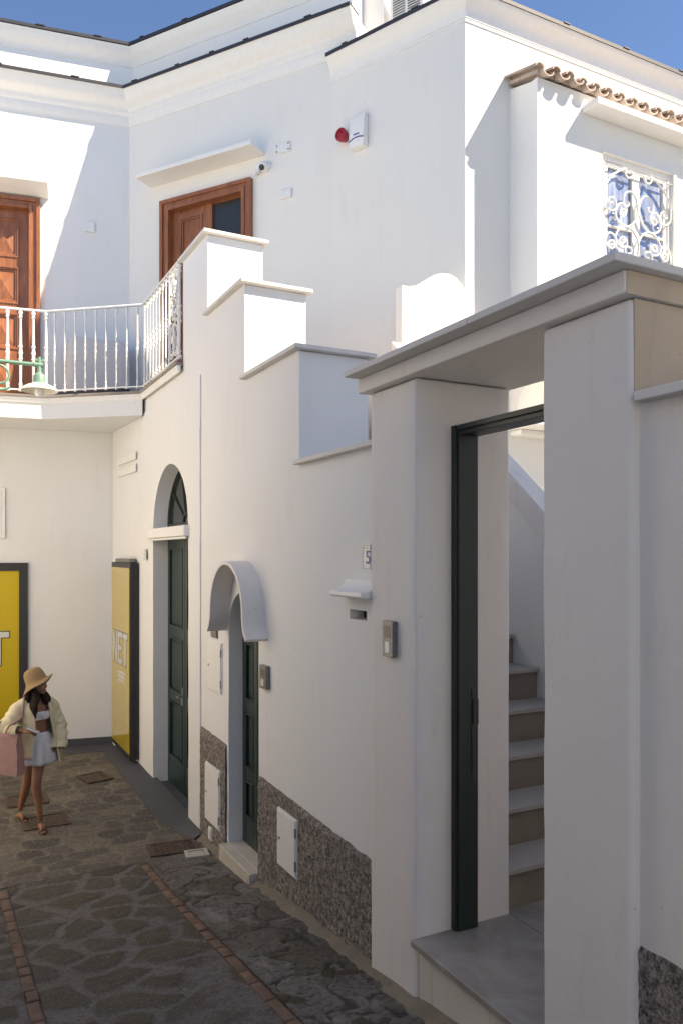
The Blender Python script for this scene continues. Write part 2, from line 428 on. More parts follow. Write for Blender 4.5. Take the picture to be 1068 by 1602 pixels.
stones('worn_pavement', 1.68, 2.36, 2.2, LY, .0125, jitter(1.5, 2.6, 2.0, LY+.2, .40, .50, .45), .0008, .010, M['margin'], -.004, .16, soft=.012)
rows = []; y = LY+.1
while y < 12:
    x = -1.2+random.uniform(0, .3)
    while x < 2.7:
        w = random.uniform(.24, .44); rows.append((x+w/2, y, w/.21)); x += w
    y += random.uniform(.19, .24)
stones('basalt_street', -.75, 2.37, LY, 11.95, .024, rows, .001, .007, M['basalt'], .0, .05, soft=.022)
def brick_strip(x0, x1, y0, y1):
    b = MB(); y = y0
    while y < y1:
        l = random.uniform(.14, .28); e = .006; dz = random.uniform(-.003, .004); dx = random.uniform(-.005, .005)
        za, zb = gz(y+e), gz(y+l-e)
        vs = []
        for zz, ins in ((-.05, 0), (.004+dz, 0), (.009+dz, .008)):
            vs += [(x0+dx+ins, y+e+ins, za+zz), (x1+dx-ins, y+e+ins, za+zz), (x1+dx-ins, y+l-e-ins, zb+zz), (x0+dx+ins, y+l-e-ins, zb+zz)]
        b.add(vs, [(0,1,5,4),(1,2,6,5),(2,3,7,6),(3,0,4,7),(4,5,9,8),(5,6,10,9),(6,7,11,10),(7,4,8,11),(8,9,10,11)])
        y += l
    return tag(b.build('brick_edging', M['brick']), kind='structure')
brick_strip(1.605, 1.672, 2.6, LY-.01); brick_strip(.455, .522, 2.6, LY-.3)
tag(ground_sheet('ground_joint', .44, .54, 2.6, LY, -.004, M['ground']), kind='structure')
tag(ground_sheet('ground_joint', 1.59, 1.69, 2.6, LY, -.004, M['ground']), kind='structure')
tag(ground_sheet('street_near_camera', -.75, 2.3, -6, 2.6, -.002, M['margin']), kind='structure')
# painted kerb along the far facade and the back wall
b = MB(); n = 24
pts = []
for i in range(n+1):
    y = 7.40+(11.2-7.40)*i/n
    wd = .10+.17*min(1, i/5) if i < 6 else .27
    pts.append((y, wd))
rings = [[(2.37, y, gz(y)+.075), (2.33, y, gz(y)+.07), (2.33-wd, y, gz(y)+.022), (2.33-wd-.012, y, gz(y)-.03)] for y, wd in pts]
b.loft(rings, False); tag(b.build('painted_kerb', M['kerb'], sharp=60), kind='structure')
# ================================================================== the white house behind (upper walls)
A = Vector((2.484, 11.41)); B = Vector((4.383, 8.676)); C = Vector((5.164, 6.99))
W1 = Wall(A, (-.985, .174)); W2 = Wall(A, B-A); W3 = Wall(B, C-B); W4 = Wall(C, (1, 0))
l2 = (B-A).length; l3 = (C-B).length
house = thing('white_house', 'tall white plastered house with two wooden doors and a tiled bay window behind the terrace', 'house', (4.0, 10.0, -.7))
FL = 4.10
def rect(s0, s1, z0, z1): return [(s0, z0), (s1, z0), (s1, z1), (s0, z1)]
d1r = W1.px(60, 322); d1_s = d1r[0]; dTop = 7.0
D1 = (d1_s+.10, d1_s+1.45)              # left door: clear opening in s along W1
d2l = W2.px(255, 308); d2r = W2.px(394, 272)
D2 = (d2l[0]+.13, d2r[0]-.11)
s2end = W2.px(548, 24, .2)[0]
W1.slab('wall', rect(-.45, 5.2, -1.2, 8.62), [rect(D1[0], D1[1], FL, dTop-.14)], -.35, 0, M['white'], house)
W2.slab('wall', rect(0, s2end, -1.2, 8.62), [rect(D2[0], D2[1], FL, dTop-.14)], -.35, 0, M['upper'], house)
W3.slab('wall', rect(-.02, l3, -1.2, 8.12), [], -.30, 0.001, M['upper'], house)
W4.slab('wall', rect(0, 7, -1.2, 8.12), [], -.30, 0, M['bright'], house)
b = MB(); b.box(-3, 12.2, 15.7, 16, -1.2, 8.6); b.box(11.9, 12.2, 7.3, 15.7, -1.2, 8.1); b.box(-3, -2.7, 12.7, 15.7, -1.2, 8.6)
b.build('rear_wall', M['white'], house)
b = MB(); b.prism([(-2.6, 12.45), (2.56, 11.50), (4.55, 8.75), (7, 9.2), (7, 15.9), (-2.6, 15.9)], 8.50, 8.60)
b.prism([(4.5, 8.80), (5.25, 7.05), (12.1, 7.05), (12.1, 15.9), (7.05, 15.9)], 7.95, 8.09); b.build('roof', M['cap'], house)
b = MB(); b.prism([(-2.6, 12.5), (2.5, 11.8), (5.5, 7.3), (11.8, 7.3), (11.8, 15.6), (-2.6, 15.6)], 3.9, 4.08); b.build('upper_floor', M['tread'], house)
W1p = [tuple((W1.P(s, 0, 0))[:2]) for s in (5.2,)]
path12 = [W1p[0], tuple(A), tuple(W2.P(s2end, 0, 0)[:2])]
MB().sweep([(-.02, 8.22), (.012, 8.22), (.016, 8.25), (.03, 8.27), (.034, 8.36), (.05, 8.38), (.055, 8.43), (.085, 8.47), (.13, 8.50), (.160, 8.55), (.187, 8.602), (.216, 8.655), (-.02, 8.655)], path12).build('cornice', M['trim'], house)
def drip(name, path, o, z, clips=.75):
    b = MB().sweep([(-.03, z+.004), (o, z+.004), (o, z-.012), (o+.012, z-.012), (o+.012, z+.03), (-.03, z+.03)], path)
    for i in range(len(path)-1):
        p, q = Vector(path[i]), Vector(path[i+1]); d = (q-p); ln = d.length; d /= ln; nn = Vector((d.y, -d.x)); s = .3
        while s < ln-.15:
            c = p+d*s; w = random.uniform(.03, .06)
            m = Matrix(((d.x, nn.x, 0, c.x), (d.y, nn.y, 0, c.y), (0, 0, 1, 0), (0, 0, 0, 1)))
            b.box(-w, w, o-.02, o+.020, z+.031, z+.042, m); s += clips*random.uniform(.7, 1.4)
    return b.build(name, M['drip'], house)
drip('drip_edge', path12, .22, 8.66)
# attic storey set back
W1a = tuple(W1.P(5.2, -.14, 0)[:2]); Aa = A+(Vector(W1.n[:2])+Vector(W2.n[:2])).normalized()*(-.14/max(.3, (Vector(W1.n[:2])+Vector(W2.n[:2])).normalized().dot(Vector(W1.n[:2])))); W2a = tuple(W2.P(s2end-.15, -.14, 0)[:2])
MB().sweep([(0, 8.62), (0, 9.42), (-.3, 9.42), (-.3, 8.62)], [W1a, tuple(Aa), W2a]).build('attic_wall', M['bright'], house)
MB().sweep([(-.01, 9.17), (.012, 9.17), (.014, 9.20), (.05, 9.25), (.085, 9.29), (.112, 9.345), (.141, 9.40), (-.01, 9.40)], [W1a, tuple(Aa), W2a]).build('attic_cornice', M['trim'], house)
drip('drip_edge', [W1a, tuple(Aa), W2a], .145, 9.42, .9)
# lower eave, right part
s3a = W2.px(513, 79, .12)[0]
cx0 = tuple(W2.P(min(s3a, l2-.02), 0, 0)[:2])
path34 = [cx0, tuple(B), tuple(C), (12.1, 6.99)]
MB().sweep([(-.02, 7.92), (.012, 7.92), (.012, 7.955), (.02, 7.96), (.028, 8.03), (.06, 8.10), (.112, 8.14), (.125, 8.155), (.140, 8.19), (-.02, 8.19)], path34).build('cornice', M['trim'], house)
drip('drip_edge', path34, .14, 8.195)
# door hoods
def hood(wall, s0, s1, z0, z1, p, name='hood', parent=house, mat=None, sub=False):
    b = MB(); b.box(s0, s1, 0, p, z0, z1, wall.MO())
    if sub: b.box(s0+.05, s1-.05, 0, p*.35, z0-.05, z0-.001, wall.MO())
    return b.build(name, mat or M['trim'], parent, bevel=.008)
h1 = W1.px(60, 326); zr = W1.px(72, 322, .3)[1]
hd1 = W1.px(75, 300, .30)[0]; MB().prism([(0, 7.03), (.10, 7.035), (.28, 7.13), (.30, 7.135), (.30, 7.20), (0, 7.20)], hd1, hd1+2.0, Matrix(((W1.n.x,0,W1.d.x,W1.A.x),(W1.n.y,0,W1.d.y,W1.A.y),(0,1,0,0),(0,0,0,1)))).build('hood', M['trim'], house, bevel=.006)
ha = W2.px(213, 276, .30)[0]; hb = W2.px(394, 219, .30)[0]; hz = W2.px(394, 219, .30)[1]
hood(W2, ha, hb, hz-.06, hz, .32)
# wooden doors
def door_frame(wall, D, top, parent):
    b = MB(); s0, s1 = D; zt = top-.14; w = .13
    for e0, e1, o in ((0, .05, .075), (.05, .10, .05), (.10, w+.018, .062)):     # stepped architrave, from the outside in
        b.box(s0-w+e0, s0-w+e1, -.06, o, FL, top-e0, wall.MO()); b.box(s1+w-e1, s1+w-e0, -.06, o, FL, top-e0, wall.MO())
        b.box(s0-w+e1, s1+w-e1, -.06, o, top-e1, top-e0, wall.MO())
    b.box(s0-.001, s0+.018, -.349, -.061, FL, zt, wall.MO()); b.box(s1-.018, s1+.001, -.349, -.061, FL, zt, wall.MO()); b.box(s0+.018, s1-.018, -.349, -.061, zt-.018, zt+.001, wall.MO())
    return b.build('door_frame', M['wood'], parent, bevel=.006)
def leaf(wall, s0, s1, z0, z1, o, parent, panels):
    b = MB(); st = .13
    b.box(s0, s1, o-.05, o-.02, z0, z1, wall.MO())
    b.box(s0, s0+st, o-.02, o, z0, z1, wall.MO()); b.box(s1-st, s1, o-.02, o, z0, z1, wall.MO())
    zz = [z0+(z1-z0)*f for f in panels]
    for i in range(len(zz)-1):
        za, zb = zz[i], zz[i+1]
        rl = .065
        b.box(s0+st, s1-st, o-.02, o-.001, za, za+rl, wall.MO()); b.box(s0+st, s1-st, o-.02, o-.001, zb-rl, zb, wall.MO())
        p0, p1, q0, q1 = s0+st, s1-st, za+rl, zb-rl
        for k, (ins, oo) in enumerate(((0, .014), (.025, .002))):
            a0, a1, c0, c1 = p0+ins, p1-ins, q0+ins, q1-ins; t = .022
            for bx in ((a0, a0+t, c0, c1), (a1-t, a1, c0, c1), (a0+t, a1-t, c0, c0+t), (a0+t, a1-t, c1-t, c1)):
                b.box(bx[0], bx[1], o-.02, o+oo-.003, bx[2], bx[3], wall.MO())
        i2 = .07; a0, a1, c0, c1 = p0+i2, p1-i2, q0+i2, q1-i2; m = ((a0+a1)/2, (c0+c1)/2)
        V = [(a0, o-.019, c0), (a1, o-.019, c0), (a1, o-.019, c1), (a0, o-.019, c1), (m[0], o+.012, m[1])]
        b.add(V, [(0, 1, 4), (1, 2, 4), (2, 3, 4), (3, 0, 4)], wall.MO())
    return b.build('door_leaf', M['wood'], parent, sharp=5)
dA = MB(); dA.box(D1[0]-.02, D1[1]+.02, -.20, -.16, FL, dTop, W1.MO()); dA = dA.build('door', M['wood'], house)
tag(dA, 'closed panelled wooden door at the left, half in sun')
door_frame(W1, D1, dTop, dA)
mid = (D1[0]+D1[1])/2
leaf(W1, D1[0]+.02, mid-.005, FL, dTop-.15, -.04, dA, (0.02, .27, .50, .735, .985)); leaf(W1, mid+.005, D1[1]-.02, FL, dTop-.15, -.04, dA, (0.02, .27, .50, .735, .985))
# right door: left leaf closed, right leaf opened inwards
dB = MB(); dB.box(D2[0], D2[1], -.33, -.10, FL-.02, FL+.02, W2.MO()); dB = dB.build('door', M['wood'], house)
tag(dB, 'wooden door under the long hood with one leaf open')
door_frame(W2, D2, dTop, dB)
sp = W2.px(330, 330, -.05)[0]
leaf(W2, D2[0]+.02, sp, FL, dTop-.15, -.04, dB, (0.02, .25, .46, .68, .985))
b = MB(); b.box(sp+.001, sp+.028, -.10, -.04, FL, dTop-.15, W2.MO()); b.box(D2[1]-.05, D2[1], -.10, -.06, FL, dTop-.15, W2.MO()); b.build('glazing_bar', M['wood'], dB)
b = MB(); b.box(sp+.029, D2[1]-.05, -.085, -.078, FL+.02, dTop-.16, W2.MO()); b.build('door_glass', M['doorglass'], dB)
# ------------------------------------------------------------------ bay with window and little tiled roof
BX, BY = 5.788, 6.534
W5 = Wall((BX, BY), (1, 0))
bay = MB(); prof = [(7.05, 3.55), (7.05, 7.36), (BY+.10, 7.24), (BY+.10, 3.96)]
for i in range(9):
    a = math.pi/2*i/8; prof.append((BY+.10+.24*math.sin(a)*1.0+.0, 3.96-.36*(1-math.cos(a))))
prof.append((6.93, 3.60)); prof.append((6.93, 3.55))
bay.prism_x(prof, BX, 9.2); bay = bay.build('bay', M['bright'], house)
wl = W5.px(942, 238)[0]; wr = W5.px(1052, 290)[0]; wt = W5.px(942, 238)[1]; wbt = 4.95
W5.slab('bay_front', rect(0, 3.412, 3.965, 7.24), [rect(wl, wr, wbt, wt), rect(wr+.65, wr+.65+(wr-wl), wbt, wt)], -.0995, 0, M['bright'], house)
b = MB(); b.box(BX-.02, 9.2, BY-.03, 7.0, 3.46, 3.55); b.box(BX+.01, 9.2, BY+.28, 7.0, 3.40, 3.459); b.build('bay_moulding', M['trim'], house, bevel=.01)
def window(x0, x1, z0, z1):
    pane = MB().box(x0, x1, BY+.075, BY+.085, z0, z1).build('window', M['pane'], house)
    b = MB(); fw = .055
    for (a, c, e, f) in ((x0, x0+fw, z0, z1), (x1-fw, x1, z0, z1), (x0+fw, x1-fw, z1-fw, z1), (x0+fw, x1-fw, z0, z0+fw)):
        b.box(a, c, BY+.03, BY+.074, e, f)
    m = (x0+x1)/2
    for (a, c) in ((x0+fw, m), (m, x1-fw)):
        t = .06
        for (p, q, e, f) in ((a+.001, a+t, z0+fw, z1-fw), (c-t, c-.001, z0+fw, z1-fw), (a+t, c-t, z1-fw-t, z1-fw), (a+t, c-t, z0+fw, z0+fw+t), (a+t, c-t, z0+.9, z0+.925)):
            b.box(p, q, BY+.045, BY+.073, e, f)
    b.build('window_frame', M['trim'], pane, bevel=.004)
    b = MB().box(x0-.05, x1+.05, BY-.06, BY+.03, z0-.06, z0); b.build('sill', M['trim'], pane, bevel=.006)
    # outer rebate trim
    b = MB(); b.box(x1+.001, x1+.05, BY-.012, BY+.0, z0, z1+.05); b.box(x0, x1, BY-.012, BY, z1+.001, z1+.05); b.build('window_trim', M['trim'], pane)
    return pane
def scroll(p, q, kind, k_end=26, n=70, flip=1):
    """2-D scroll from p to q: curvature grows towards both ends"""
    u = np.linspace(0, 1, n); w = (np.abs(2*u-1))
    k = 3.0+k_end*w**2.6
    if kind == 'S': k = k*np.sign(2*u-1+1e-6)
    th = np.cumsum(k)*(1/n)*flip; x = np.cumsum(np.cos(th)); y = np.cumsum(np.sin(th))
    # the outermost points of the curve, not the curl centres, define its size: map first/last third points
    z = x+1j*y; a, c = z[n//7], z[n-1-n//7]; P, Q = complex(*p), complex(*q)
    z = (z-a)*((Q-P)/(c-a))+P
    return [(v.real, v.imag) for v in z]
def crom(p, k=6):
    Q = []
    for i in range(len(p)-1):
        for t in [q/k for q in range(k)]:
            p0 = p[max(i-1, 0)]; p1 = p[i]; p2 = p[i+1]; p3 = p[min(i+2, len(p)-1)]
            Q.append(.5*((2*p1)+(p2-p0)*t+(2*p0-5*p1+4*p2-p3)*t*t+(3*p1-p0-3*p2+p3)*t**3))
    return Q+[p[-1]]
SCR = [[(628,262),(642,250),(652,272),(638,297),(612,292),(596,262),(590,222),(500,270),(440,350),(425,430),(435,505),(470,552),(503,558),(520,528),(515,485),(495,457),(468,458),(460,485),(478,502),(490,488)],
 [(572,583),(590,572),(583,553),(562,556),(552,580),(572,606),(598,588),(600,540),(565,502),(532,522),(515,585),(540,650),(600,688),(650,670),(688,610),(695,530),(672,450),(640,412),(600,418),(580,460),(588,515),(612,525),(625,505),(612,490)],
 [(478,830),(495,832),(502,812),(488,800),(466,806),(456,836),(480,862),(508,850),(521,815),(514,772),(482,740),(448,748),(430,800),(430,880),(446,945)],
 [(572,800),(585,790),(572,772),(553,786),(553,815),(580,820),(600,800),(604,840),(580,862),(540,840),(516,790),(526,738),(560,698),(602,690),(650,718),(690,790),(700,860),(690,930),(660,985),(620,970),(592,910),(592,868),(612,852),(640,868),(640,902),(618,908)]]
def grille(x0, x1, z0, z1, parent):
    b = MB(); y = BY+.008; xm = (x0+x1)/2
    raw = [[on_plane(860+px/5.135, 220+py/5.135, (0, y, 0), Vector((0, 1, 0))) for px, py in s] for s in SCR]
    hi = max(p.z for s in raw for p in s); lo = min(p.z for s in raw for p in s); xa = min(p.x for s in raw for p in s); xb = max(p.x for s in raw for p in s)
    hw = (xb-xa)
    for s in raw:
        for f in (0, 1):
            pts = [Vector((x0+(p.x-xa)*(xm-x0)/hw if f == 0 else x1-(p.x-xa)*(xm-x0)/hw, y, p.z)) for p in s]
            b.tube(crom(pts), .0128, 6)
    for zz in (hi-.02, lo-.02, z0+.03): b.tube([(x0-.03, y, zz), (x1+.03, y, zz)], .009, 6)
    return b.build('grille', M['iron'], parent, sharp=60)
p1 = window(BX+wl, BX+wr, wbt, wt); grille(BX+wl+.03, BX+wr-.03, wbt, wt-.04, p1)
p2 = window(BX+wr+.65, BX+wr+.65+(wr-wl), wbt, wt)
hp = W5.px(934, 161, .23)
hood(W5, hp[0], hp[0]+2.6, hp[1], hp[1]+.075, .235, 'window_hood')
# tiles
b = MB(); x = BX-.02; pitch = .20
zt0, zt1, y0, y1 = 7.42, 7.27, 7.0, BY-.10
def half(xc, r, up, ya, za, yb, zb, th=.016, n=9):
    ro = []
    for (yy, zz, rr) in ((ya, za, r*.9), (yb, zb, r)):
        ring = []
        for rad in (rr, rr-th):
            seq = range(n+1) if rad == rr else range(n, -1, -1)
            for k in seq:
                a = math.pi*k/n; ring.append((xc+rad*math.cos(a), yy, zz+(math.sin(a) if up else -math.sin(a))*rad*.8))
        ro.append(ring)
    b.loft(ro, True, True)
while x < 9.4:
    j = random.uniform(-.012, .012); e = random.uniform(-.02, .02)
    half(x+pitch*.5, .078, False, y0, zt0+.02, y1-.01+e, zt1+.015)
    half(x+j, .064, True, y0, zt0+.035, y1+e, zt1+.03)
    x += pitch
o = b.build('tile_roof', M['tile'], house)
b = MB().prism_x([(7.0, 7.385), (7.0, 7.425), (BY-.03, 7.30), (BY-.03, 7.262)], BX-.03, 9.2); b.build('roof_bed', M['tile'], house)
# ================================================================== street front with the stepped parapet
FX, PX = 2.34, 2.911
front = thing('street_wall', 'white street wall with a parapet climbing in steps, two green doors and a grey stucco base', 'wall', (2.34, 7.0, -.7))
def arch_hole(y0, y1, zb, zs, n=20):
    r = (y1-y0)/2; c = (y0+y1)/2
    return [(y0, zb), (y1, zb)]+[(c+r*math.cos(math.pi*k/n), zs+r*math.sin(math.pi*k/n)) for k in range(n+1)]
WF = Wall((FX, 0), (0, 1)); WG = Wall((FX-.014, 0), (0, 1))
YS = [5.168, 6.29, 7.315, 8.155]; ZS = [2.70, 3.54, 4.365, 5.165]; YM = 7.52
sd = (5.96, 6.70); sdz = -.54; sds = 1.36
outer = [(4.007, -1.2), (YM, -1.2), (YM, 3.84), (10.04, 3.84), (10.04, 4.06), (YS[3], 4.06), (YS[3], ZS[3]), (YS[2], ZS[3]), (YS[2], ZS[2]), (YS[1], ZS[2]), (YS[1], ZS[1]), (YS[0], ZS[1]), (YS[0], ZS[0]), (4.007, ZS[0])]
wobble(WF.slab('wall', outer, [arch_hole(sd[0], sd[1], sdz-.03, sds), rect(4.17, 4.39, 1.645, 1.705)], -.571, 0, M['white'], front), .0035, .14, 2.0, .010)
bd0, bd1 = WG.px(295, 830)[0], WG.px(240, 830)[0]; bds = 2.33; bdz = -.69
wobble(WG.slab('wall', [(YM, -1.2), (10.04, -1.2), (10.04, 3.84), (YM, 3.84)], [arch_hole(bd0, bd1, bdz-.03, bds)], -.60, 0, M['white'], front), .0045, .12, 2.4, .012)
b = MB(); b.prism([(2.3265, 10.041), (2.25, 11.44), (2.9, 11.3), (2.9, 10.04)], -1.2, 3.9); b.build('wall', M['white'], front)
b = MB()
yy = [4.0]+YS
for i in range(4):
    y0 = 4.02 if i == 0 else YS[i-1]-.055
    y1 = YS[i]-.001 if i < 3 else YS[3]+.03
    c = MB().box(FX-.055, PX+.05, y0, y1, ZS[i]+.001, ZS[i]+.034)
    c.build('coping', M['cap'], front, bevel=.006)
# dado of rough stucco, cut round the door and the hatches
def dado_piece(y0, y1, za, zb):
    n = max(2, int((y1-y0)/.03)); m = 30; b = MB(); rings = []
    for i in range(n+1):
        y = y0+(y1-y0)*i/n; t = za+(zb-za)*i/n+.012*noise.noise((y*9, 0, 1)); g = gz(y)-.05; ring = []
        for k in range(m+1):
            z = g+(t-g)*k/m; e = .018+.012*noise.noise((y*28, z*28, 2))+.006*noise.noise((y*70, z*70, 5))
            ring.append((FX-(e if 0 < k < m else .002), y, z))
        rings.append(ring)
    b.loft(rings, False); return b.build('stucco_base', M['dado'], front, sharp=180)
dado_piece(4.02, 5.94, .20, .255); dado_piece(6.74, 7.50, .33, .355)
# small green door
def green_door(y0, y1, zb, zs, x, parent, arch, leaves=2, glaze=0):
    """door slab across the recess at depth x"""
    r = (y1-y0)/2; c = (y0+y1)/2
    w = Wall((x, 0), (0, 1))
    d = w.slab('door', (arch_hole(y0-.03, y1+.03, zb-.02, zs) if arch else rect(y0-.03, y1+.03, zb-.02, zs)), [], -.05, 0, M['green'], parent)
    b = MB(); lw = (y1-y0)/leaves
    for k in range(leaves):
        a, e = y0+k*lw+.006, y0+(k+1)*lw-.006; st = .085
        hh = zs-zb
        b.box(x-.022, x, a, a+st, zb+.004, zs); b.box(x-.022, x, e-st, e, zb+.004, zs)
        cuts = [0, .115, .34, .385, .60, .645, .96, 1.0] if not arch else [0, .13, .30, .36, .62, .68, .95, 1.0]
        for i in range(0, len(cuts), 2):
            b.box(x-.021, x, a+st, e-st, zb+.004+hh*cuts[i], zb+hh*cuts[i+1])
        for i in range(1, len(cuts)-1, 2):
            p0, p1 = zb+hh*cuts[i], zb+hh*cuts[i+1]
            t = .018
            for (q0, q1, s0, s1) in ((a+st, a+st+t, p0, p1), (e-st-t, e-st, p0, p1), (a+st+t, e-st-t, p0, p0+t), (a+st+t, e-st-t, p1-t, p1)):
                b.box(x-.029, x, q0, q1, s0, s1)
            if i > 1 or arch:
                b.box(x-.012, x, a+st+.05, e-st-.05, p0+.05, p1-.05)
    b.build('panels', M['green'], d, bevel=.005)
    return d
dS = green_door(sd[0], sd[1], sdz, sds, 2.492, front, True)
tag(dS, 'narrow dark green door under the plaster canopy')
dG = green_door(bd0, bd1, bdz, 2.24, 2.525, front, False)
tag(dG, 'tall dark green double door below the arched light')
hy = (bd0+bd1)/2
b = MB().tube([(2.50, hy+.10, .43), (2.44, hy+.10, .43), (2.435, hy+.0, .43)], [.011, .011, .009], 8)
b.box(2.497, 2.504, hy+.075, hy+.125, .33, .53); b.build('handle', M['steel'], dG)
# fanlight over the big door
wfl = Wall((2.53, 0), (0, 1))
fl = wfl.slab('fanlight', arch_hole(bd0-.02, bd1+.02, 2.36, 2.37)[0:2]+arch_hole(bd0-.02, bd1+.02, 2.36, 2.37)[2:], [], -.02, 0, M['doorglass'], front)
b = MB(); cy = (bd0+bd1)/2; rr = (bd1-bd0)/2
for k in range(1, 5):
    a = math.pi*k/5; b.tube([(2.522, cy+.12*math.cos(a), 2.40+.12*math.sin(a)), (2.522, cy+(rr-.03)*math.cos(a), 2.38+(rr-.03)*math.sin(a))], .014, 6)
b.tube([(2.522, cy+(rr-.025)*math.cos(math.pi*k/24), 2.37+(rr-.025)*math.sin(math.pi*k/24)) for k in range(25)], .028, 6)
b.tube([(2.522, cy+.13*math.cos(math.pi*k/12), 2.39+.13*math.sin(math.pi*k/12)) for k in range(13)], .014, 6)
b.box(2.505, 2.53, bd0, bd1, 2.36, 2.42); b.build('glazing_bars', M['gate'], fl)
b = MB().box(FX-.075, 2.56, bd0-.03, bd1+.035, 2.245, 2.36); b.box(FX-.06, FX-.03, bd0-.02, bd1+.02, 2.215, 2.244); b.build('transom', M['trim'], front, bevel=.012)
b = MB().box(FX-.010, 2.56, bd0+.002, bd1-.002, -1.1, bdz); b.build('door_step', M['kerb'], front, bevel=.01)
b = MB().box(FX-.09, FX-.004, sd[0]-.012, sd[1]+.012, -1.0, sdz-.001); b.box(FX-.0035, 2.50, sd[0]+.002, sd[1]-.002, -1.0, sdz); b.build('door_step', M['marblelight'], front, bevel=.008)
# plaster canopy over the small door
n = 36; yc = (5.78+6.77)/2; hw = .495
def canopy_pt(k, off):
    u = k/n*2-1                                   # -1 near ... 1 far
    a = math.pi*(k/n)
    y = yc-hw*.88*math.cos(a); z = 1.55+.46*math.sin(a)**.85 if True else 0
    if k in (0, n): pass
    return y, z
prof = []
ends = [(yc-hw-.02, 1.385), (yc-hw*.955, 1.43), (yc-hw*.90, 1.49)]
arc = [(yc-hw*.88*math.cos(math.pi*k/n), 1.55+.45*math.sin(math.pi*k/n)) for k in range(n+1)]
line = ends+arc+[(yc+hw*.90, 1.49), (yc+hw*.955, 1.43), (yc+hw+.02, 1.385)]
L2 = [Vector(p) for p in line]; inner = []
for i, p in enumerate(L2):
    t = (L2[min(i+1, len(L2)-1)]-L2[max(i-1, 0)]).normalized(); nn = Vector((t.y, -t.x)); inner.append(p+nn*.035)
b = MB(); nl = len(L2); rings = []
for x, gsc in ((FX+.01, 1.0), (FX-.14, .99), (FX-.185, .985)):
    ring = [(x, yc+(p.x-yc)*gsc, p.y) for p in L2]+[(x, yc+(p.x-yc)*gsc, p.y) for p in reversed(inner)]
    rings.append(ring)
b.loft(rings, True, True); b.build('canopy', M['portal'], front, bevel=.006, sharp=50)
# mail slot with its little stone hood
b = MB().box(FX+.10, FX+.12, 4.16, 4.40, 1.63, 1.72); b.build('mail_slot', M['dark'], front)
b = MB().prism_y([(FX+.005, 1.79), (FX-.115, 1.79), (FX-.125, 1.80), (FX-.12, 1.825), (FX-.08, 1.832), (FX-.045, 1.845), (FX-.018, 1.868), (FX+.005, 1.90)], 4.02, 4.44); b.build('mail_hood', M['trim'], front, bevel=.006)
# electrical hatches
def hatch(y0, y1, z0, z1, out, parent=front, name='hatch', mat=None, lock=True, skew=0):
    b = MB(); x = FX-out
    b.box(x-.012, x+.03, y0, y1, z0, z1); b.box(x-.020, x-.0125, y0+.012, y1-.012, z0+.012, z1-.012)
    h = b.build(name, mat or M['trim'], parent, bevel=.003)
    if lock:
        b = MB(); b.tube([(x-.020, y1-.06, (z0+z1)/2), (x-.027, y1-.06, (z0+z1)/2)], .012, 10)
        b.tube([(x-.018, y0+.008, z0+.06), (x-.018, y0+.008, z0+.13)], .008, 8); b.tube([(x-.018, y0+.008, z1-.13), (x-.018, y0+.008, z1-.06)], .008, 8)
        b.build('latch', M['steel'], h)
    return h
hatch(5.146, 5.50, -.30, .13, .02); hatch(6.86, 7.29, -.49, .06, .02); hatch(6.87, 7.28, .76, 1.235, .0)
hatch(6.99, 7.17, 1.265, 1.43, .0, name='vent_cover', mat=M['grey'], lock=False)
hatch(7.10, 7.19, -.66, -.54, .02, name='vent_cover', lock=False)
b = MB()
wv = Wall((2.31, 10.04), (2.25-2.31, 1.40))
v0 = wv.px(214, 705)[0]; v1 = wv.px(186, 712)[0]; vz = wv.px(214, 705)[1]
for k in range(2):
    zz = vz-.27+.16*k; b.box(v0, v1, .001, .014, zz, zz+.10, wv.MO())
b.build('vent_cover', M['trim'], front, bevel=.003)
# a thin line where an old pipe chase was filled

# ================================================================== gate portal in the foreground
GX = 2.274
portal = thing('gate_portal', 'tall rendered gate portal with two square pillars and a flat lintel over an open gateway', 'gateway', (2.5, 3.0, -.3))
def pillar(y0, y1):
    b = MB().box(GX, PX, y0, y1, -1.0, 3.0); return wobble(b.build('pillar', M['portal'], portal), .0045, .09, 2.2, .016, (0, 1, 2))
pillar(3.516, 4.006); pillar(2.066, 2.535)
MB().box(2.222, 2.96, 2.045, 4.066, 3.0045, 3.092).build('lintel', M['portal'], portal, bevel=.008)
MB().box(2.128, 3.02, 2.0, 2.868, 3.0925, 3.1275).build('coping', M['cap'], portal, bevel=.007)
MB().box(2.1285, 3.02, 2.872, 4.07, 3.0925, 3.128).build('coping', M['cap'], portal, bevel=.007)
b = MB().box(GX+.016, PX, 2.059, 2.066, 2.655, 2.999); b.box(2.232, 2.96, 2.0415, 2.045, 3.004, 3.090); tag(b.build('side_panel', M['beige'], portal), 'beige stained panel on the side of the portal')  # thin beige sheets over the pillar top and lintel end
b = MB(); fy0, fy1 = 3.516-.052, 3.5155
b.box(2.515, 2.646, fy0, fy1, .001, 2.755); b.box(2.500, 2.535, fy0+.012, fy1, .001, 2.755)
b.box(2.515, 2.646, 2.5355, 2.588, .001, 2.755)
b.box(2.517, 2.644, 2.588, fy0, 2.70, 2.752); b.box(2.502, 2.517, 2.588, fy0, 2.725, 2.754)
gf = b.build('gate_frame', M['gate'], portal, bevel=.004)
b = MB().box(2.600, 2.628, fy0-.004, fy0, .80, 1.32); b.box(2.606, 2.640, fy0-.012, fy0-.004, 1.12, 1.26); b.box(2.604, 2.624, fy0-.007, fy0-.004, .86, 1.06)
b.build('strike_plate', M['gunmetal'], gf, bevel=.002)
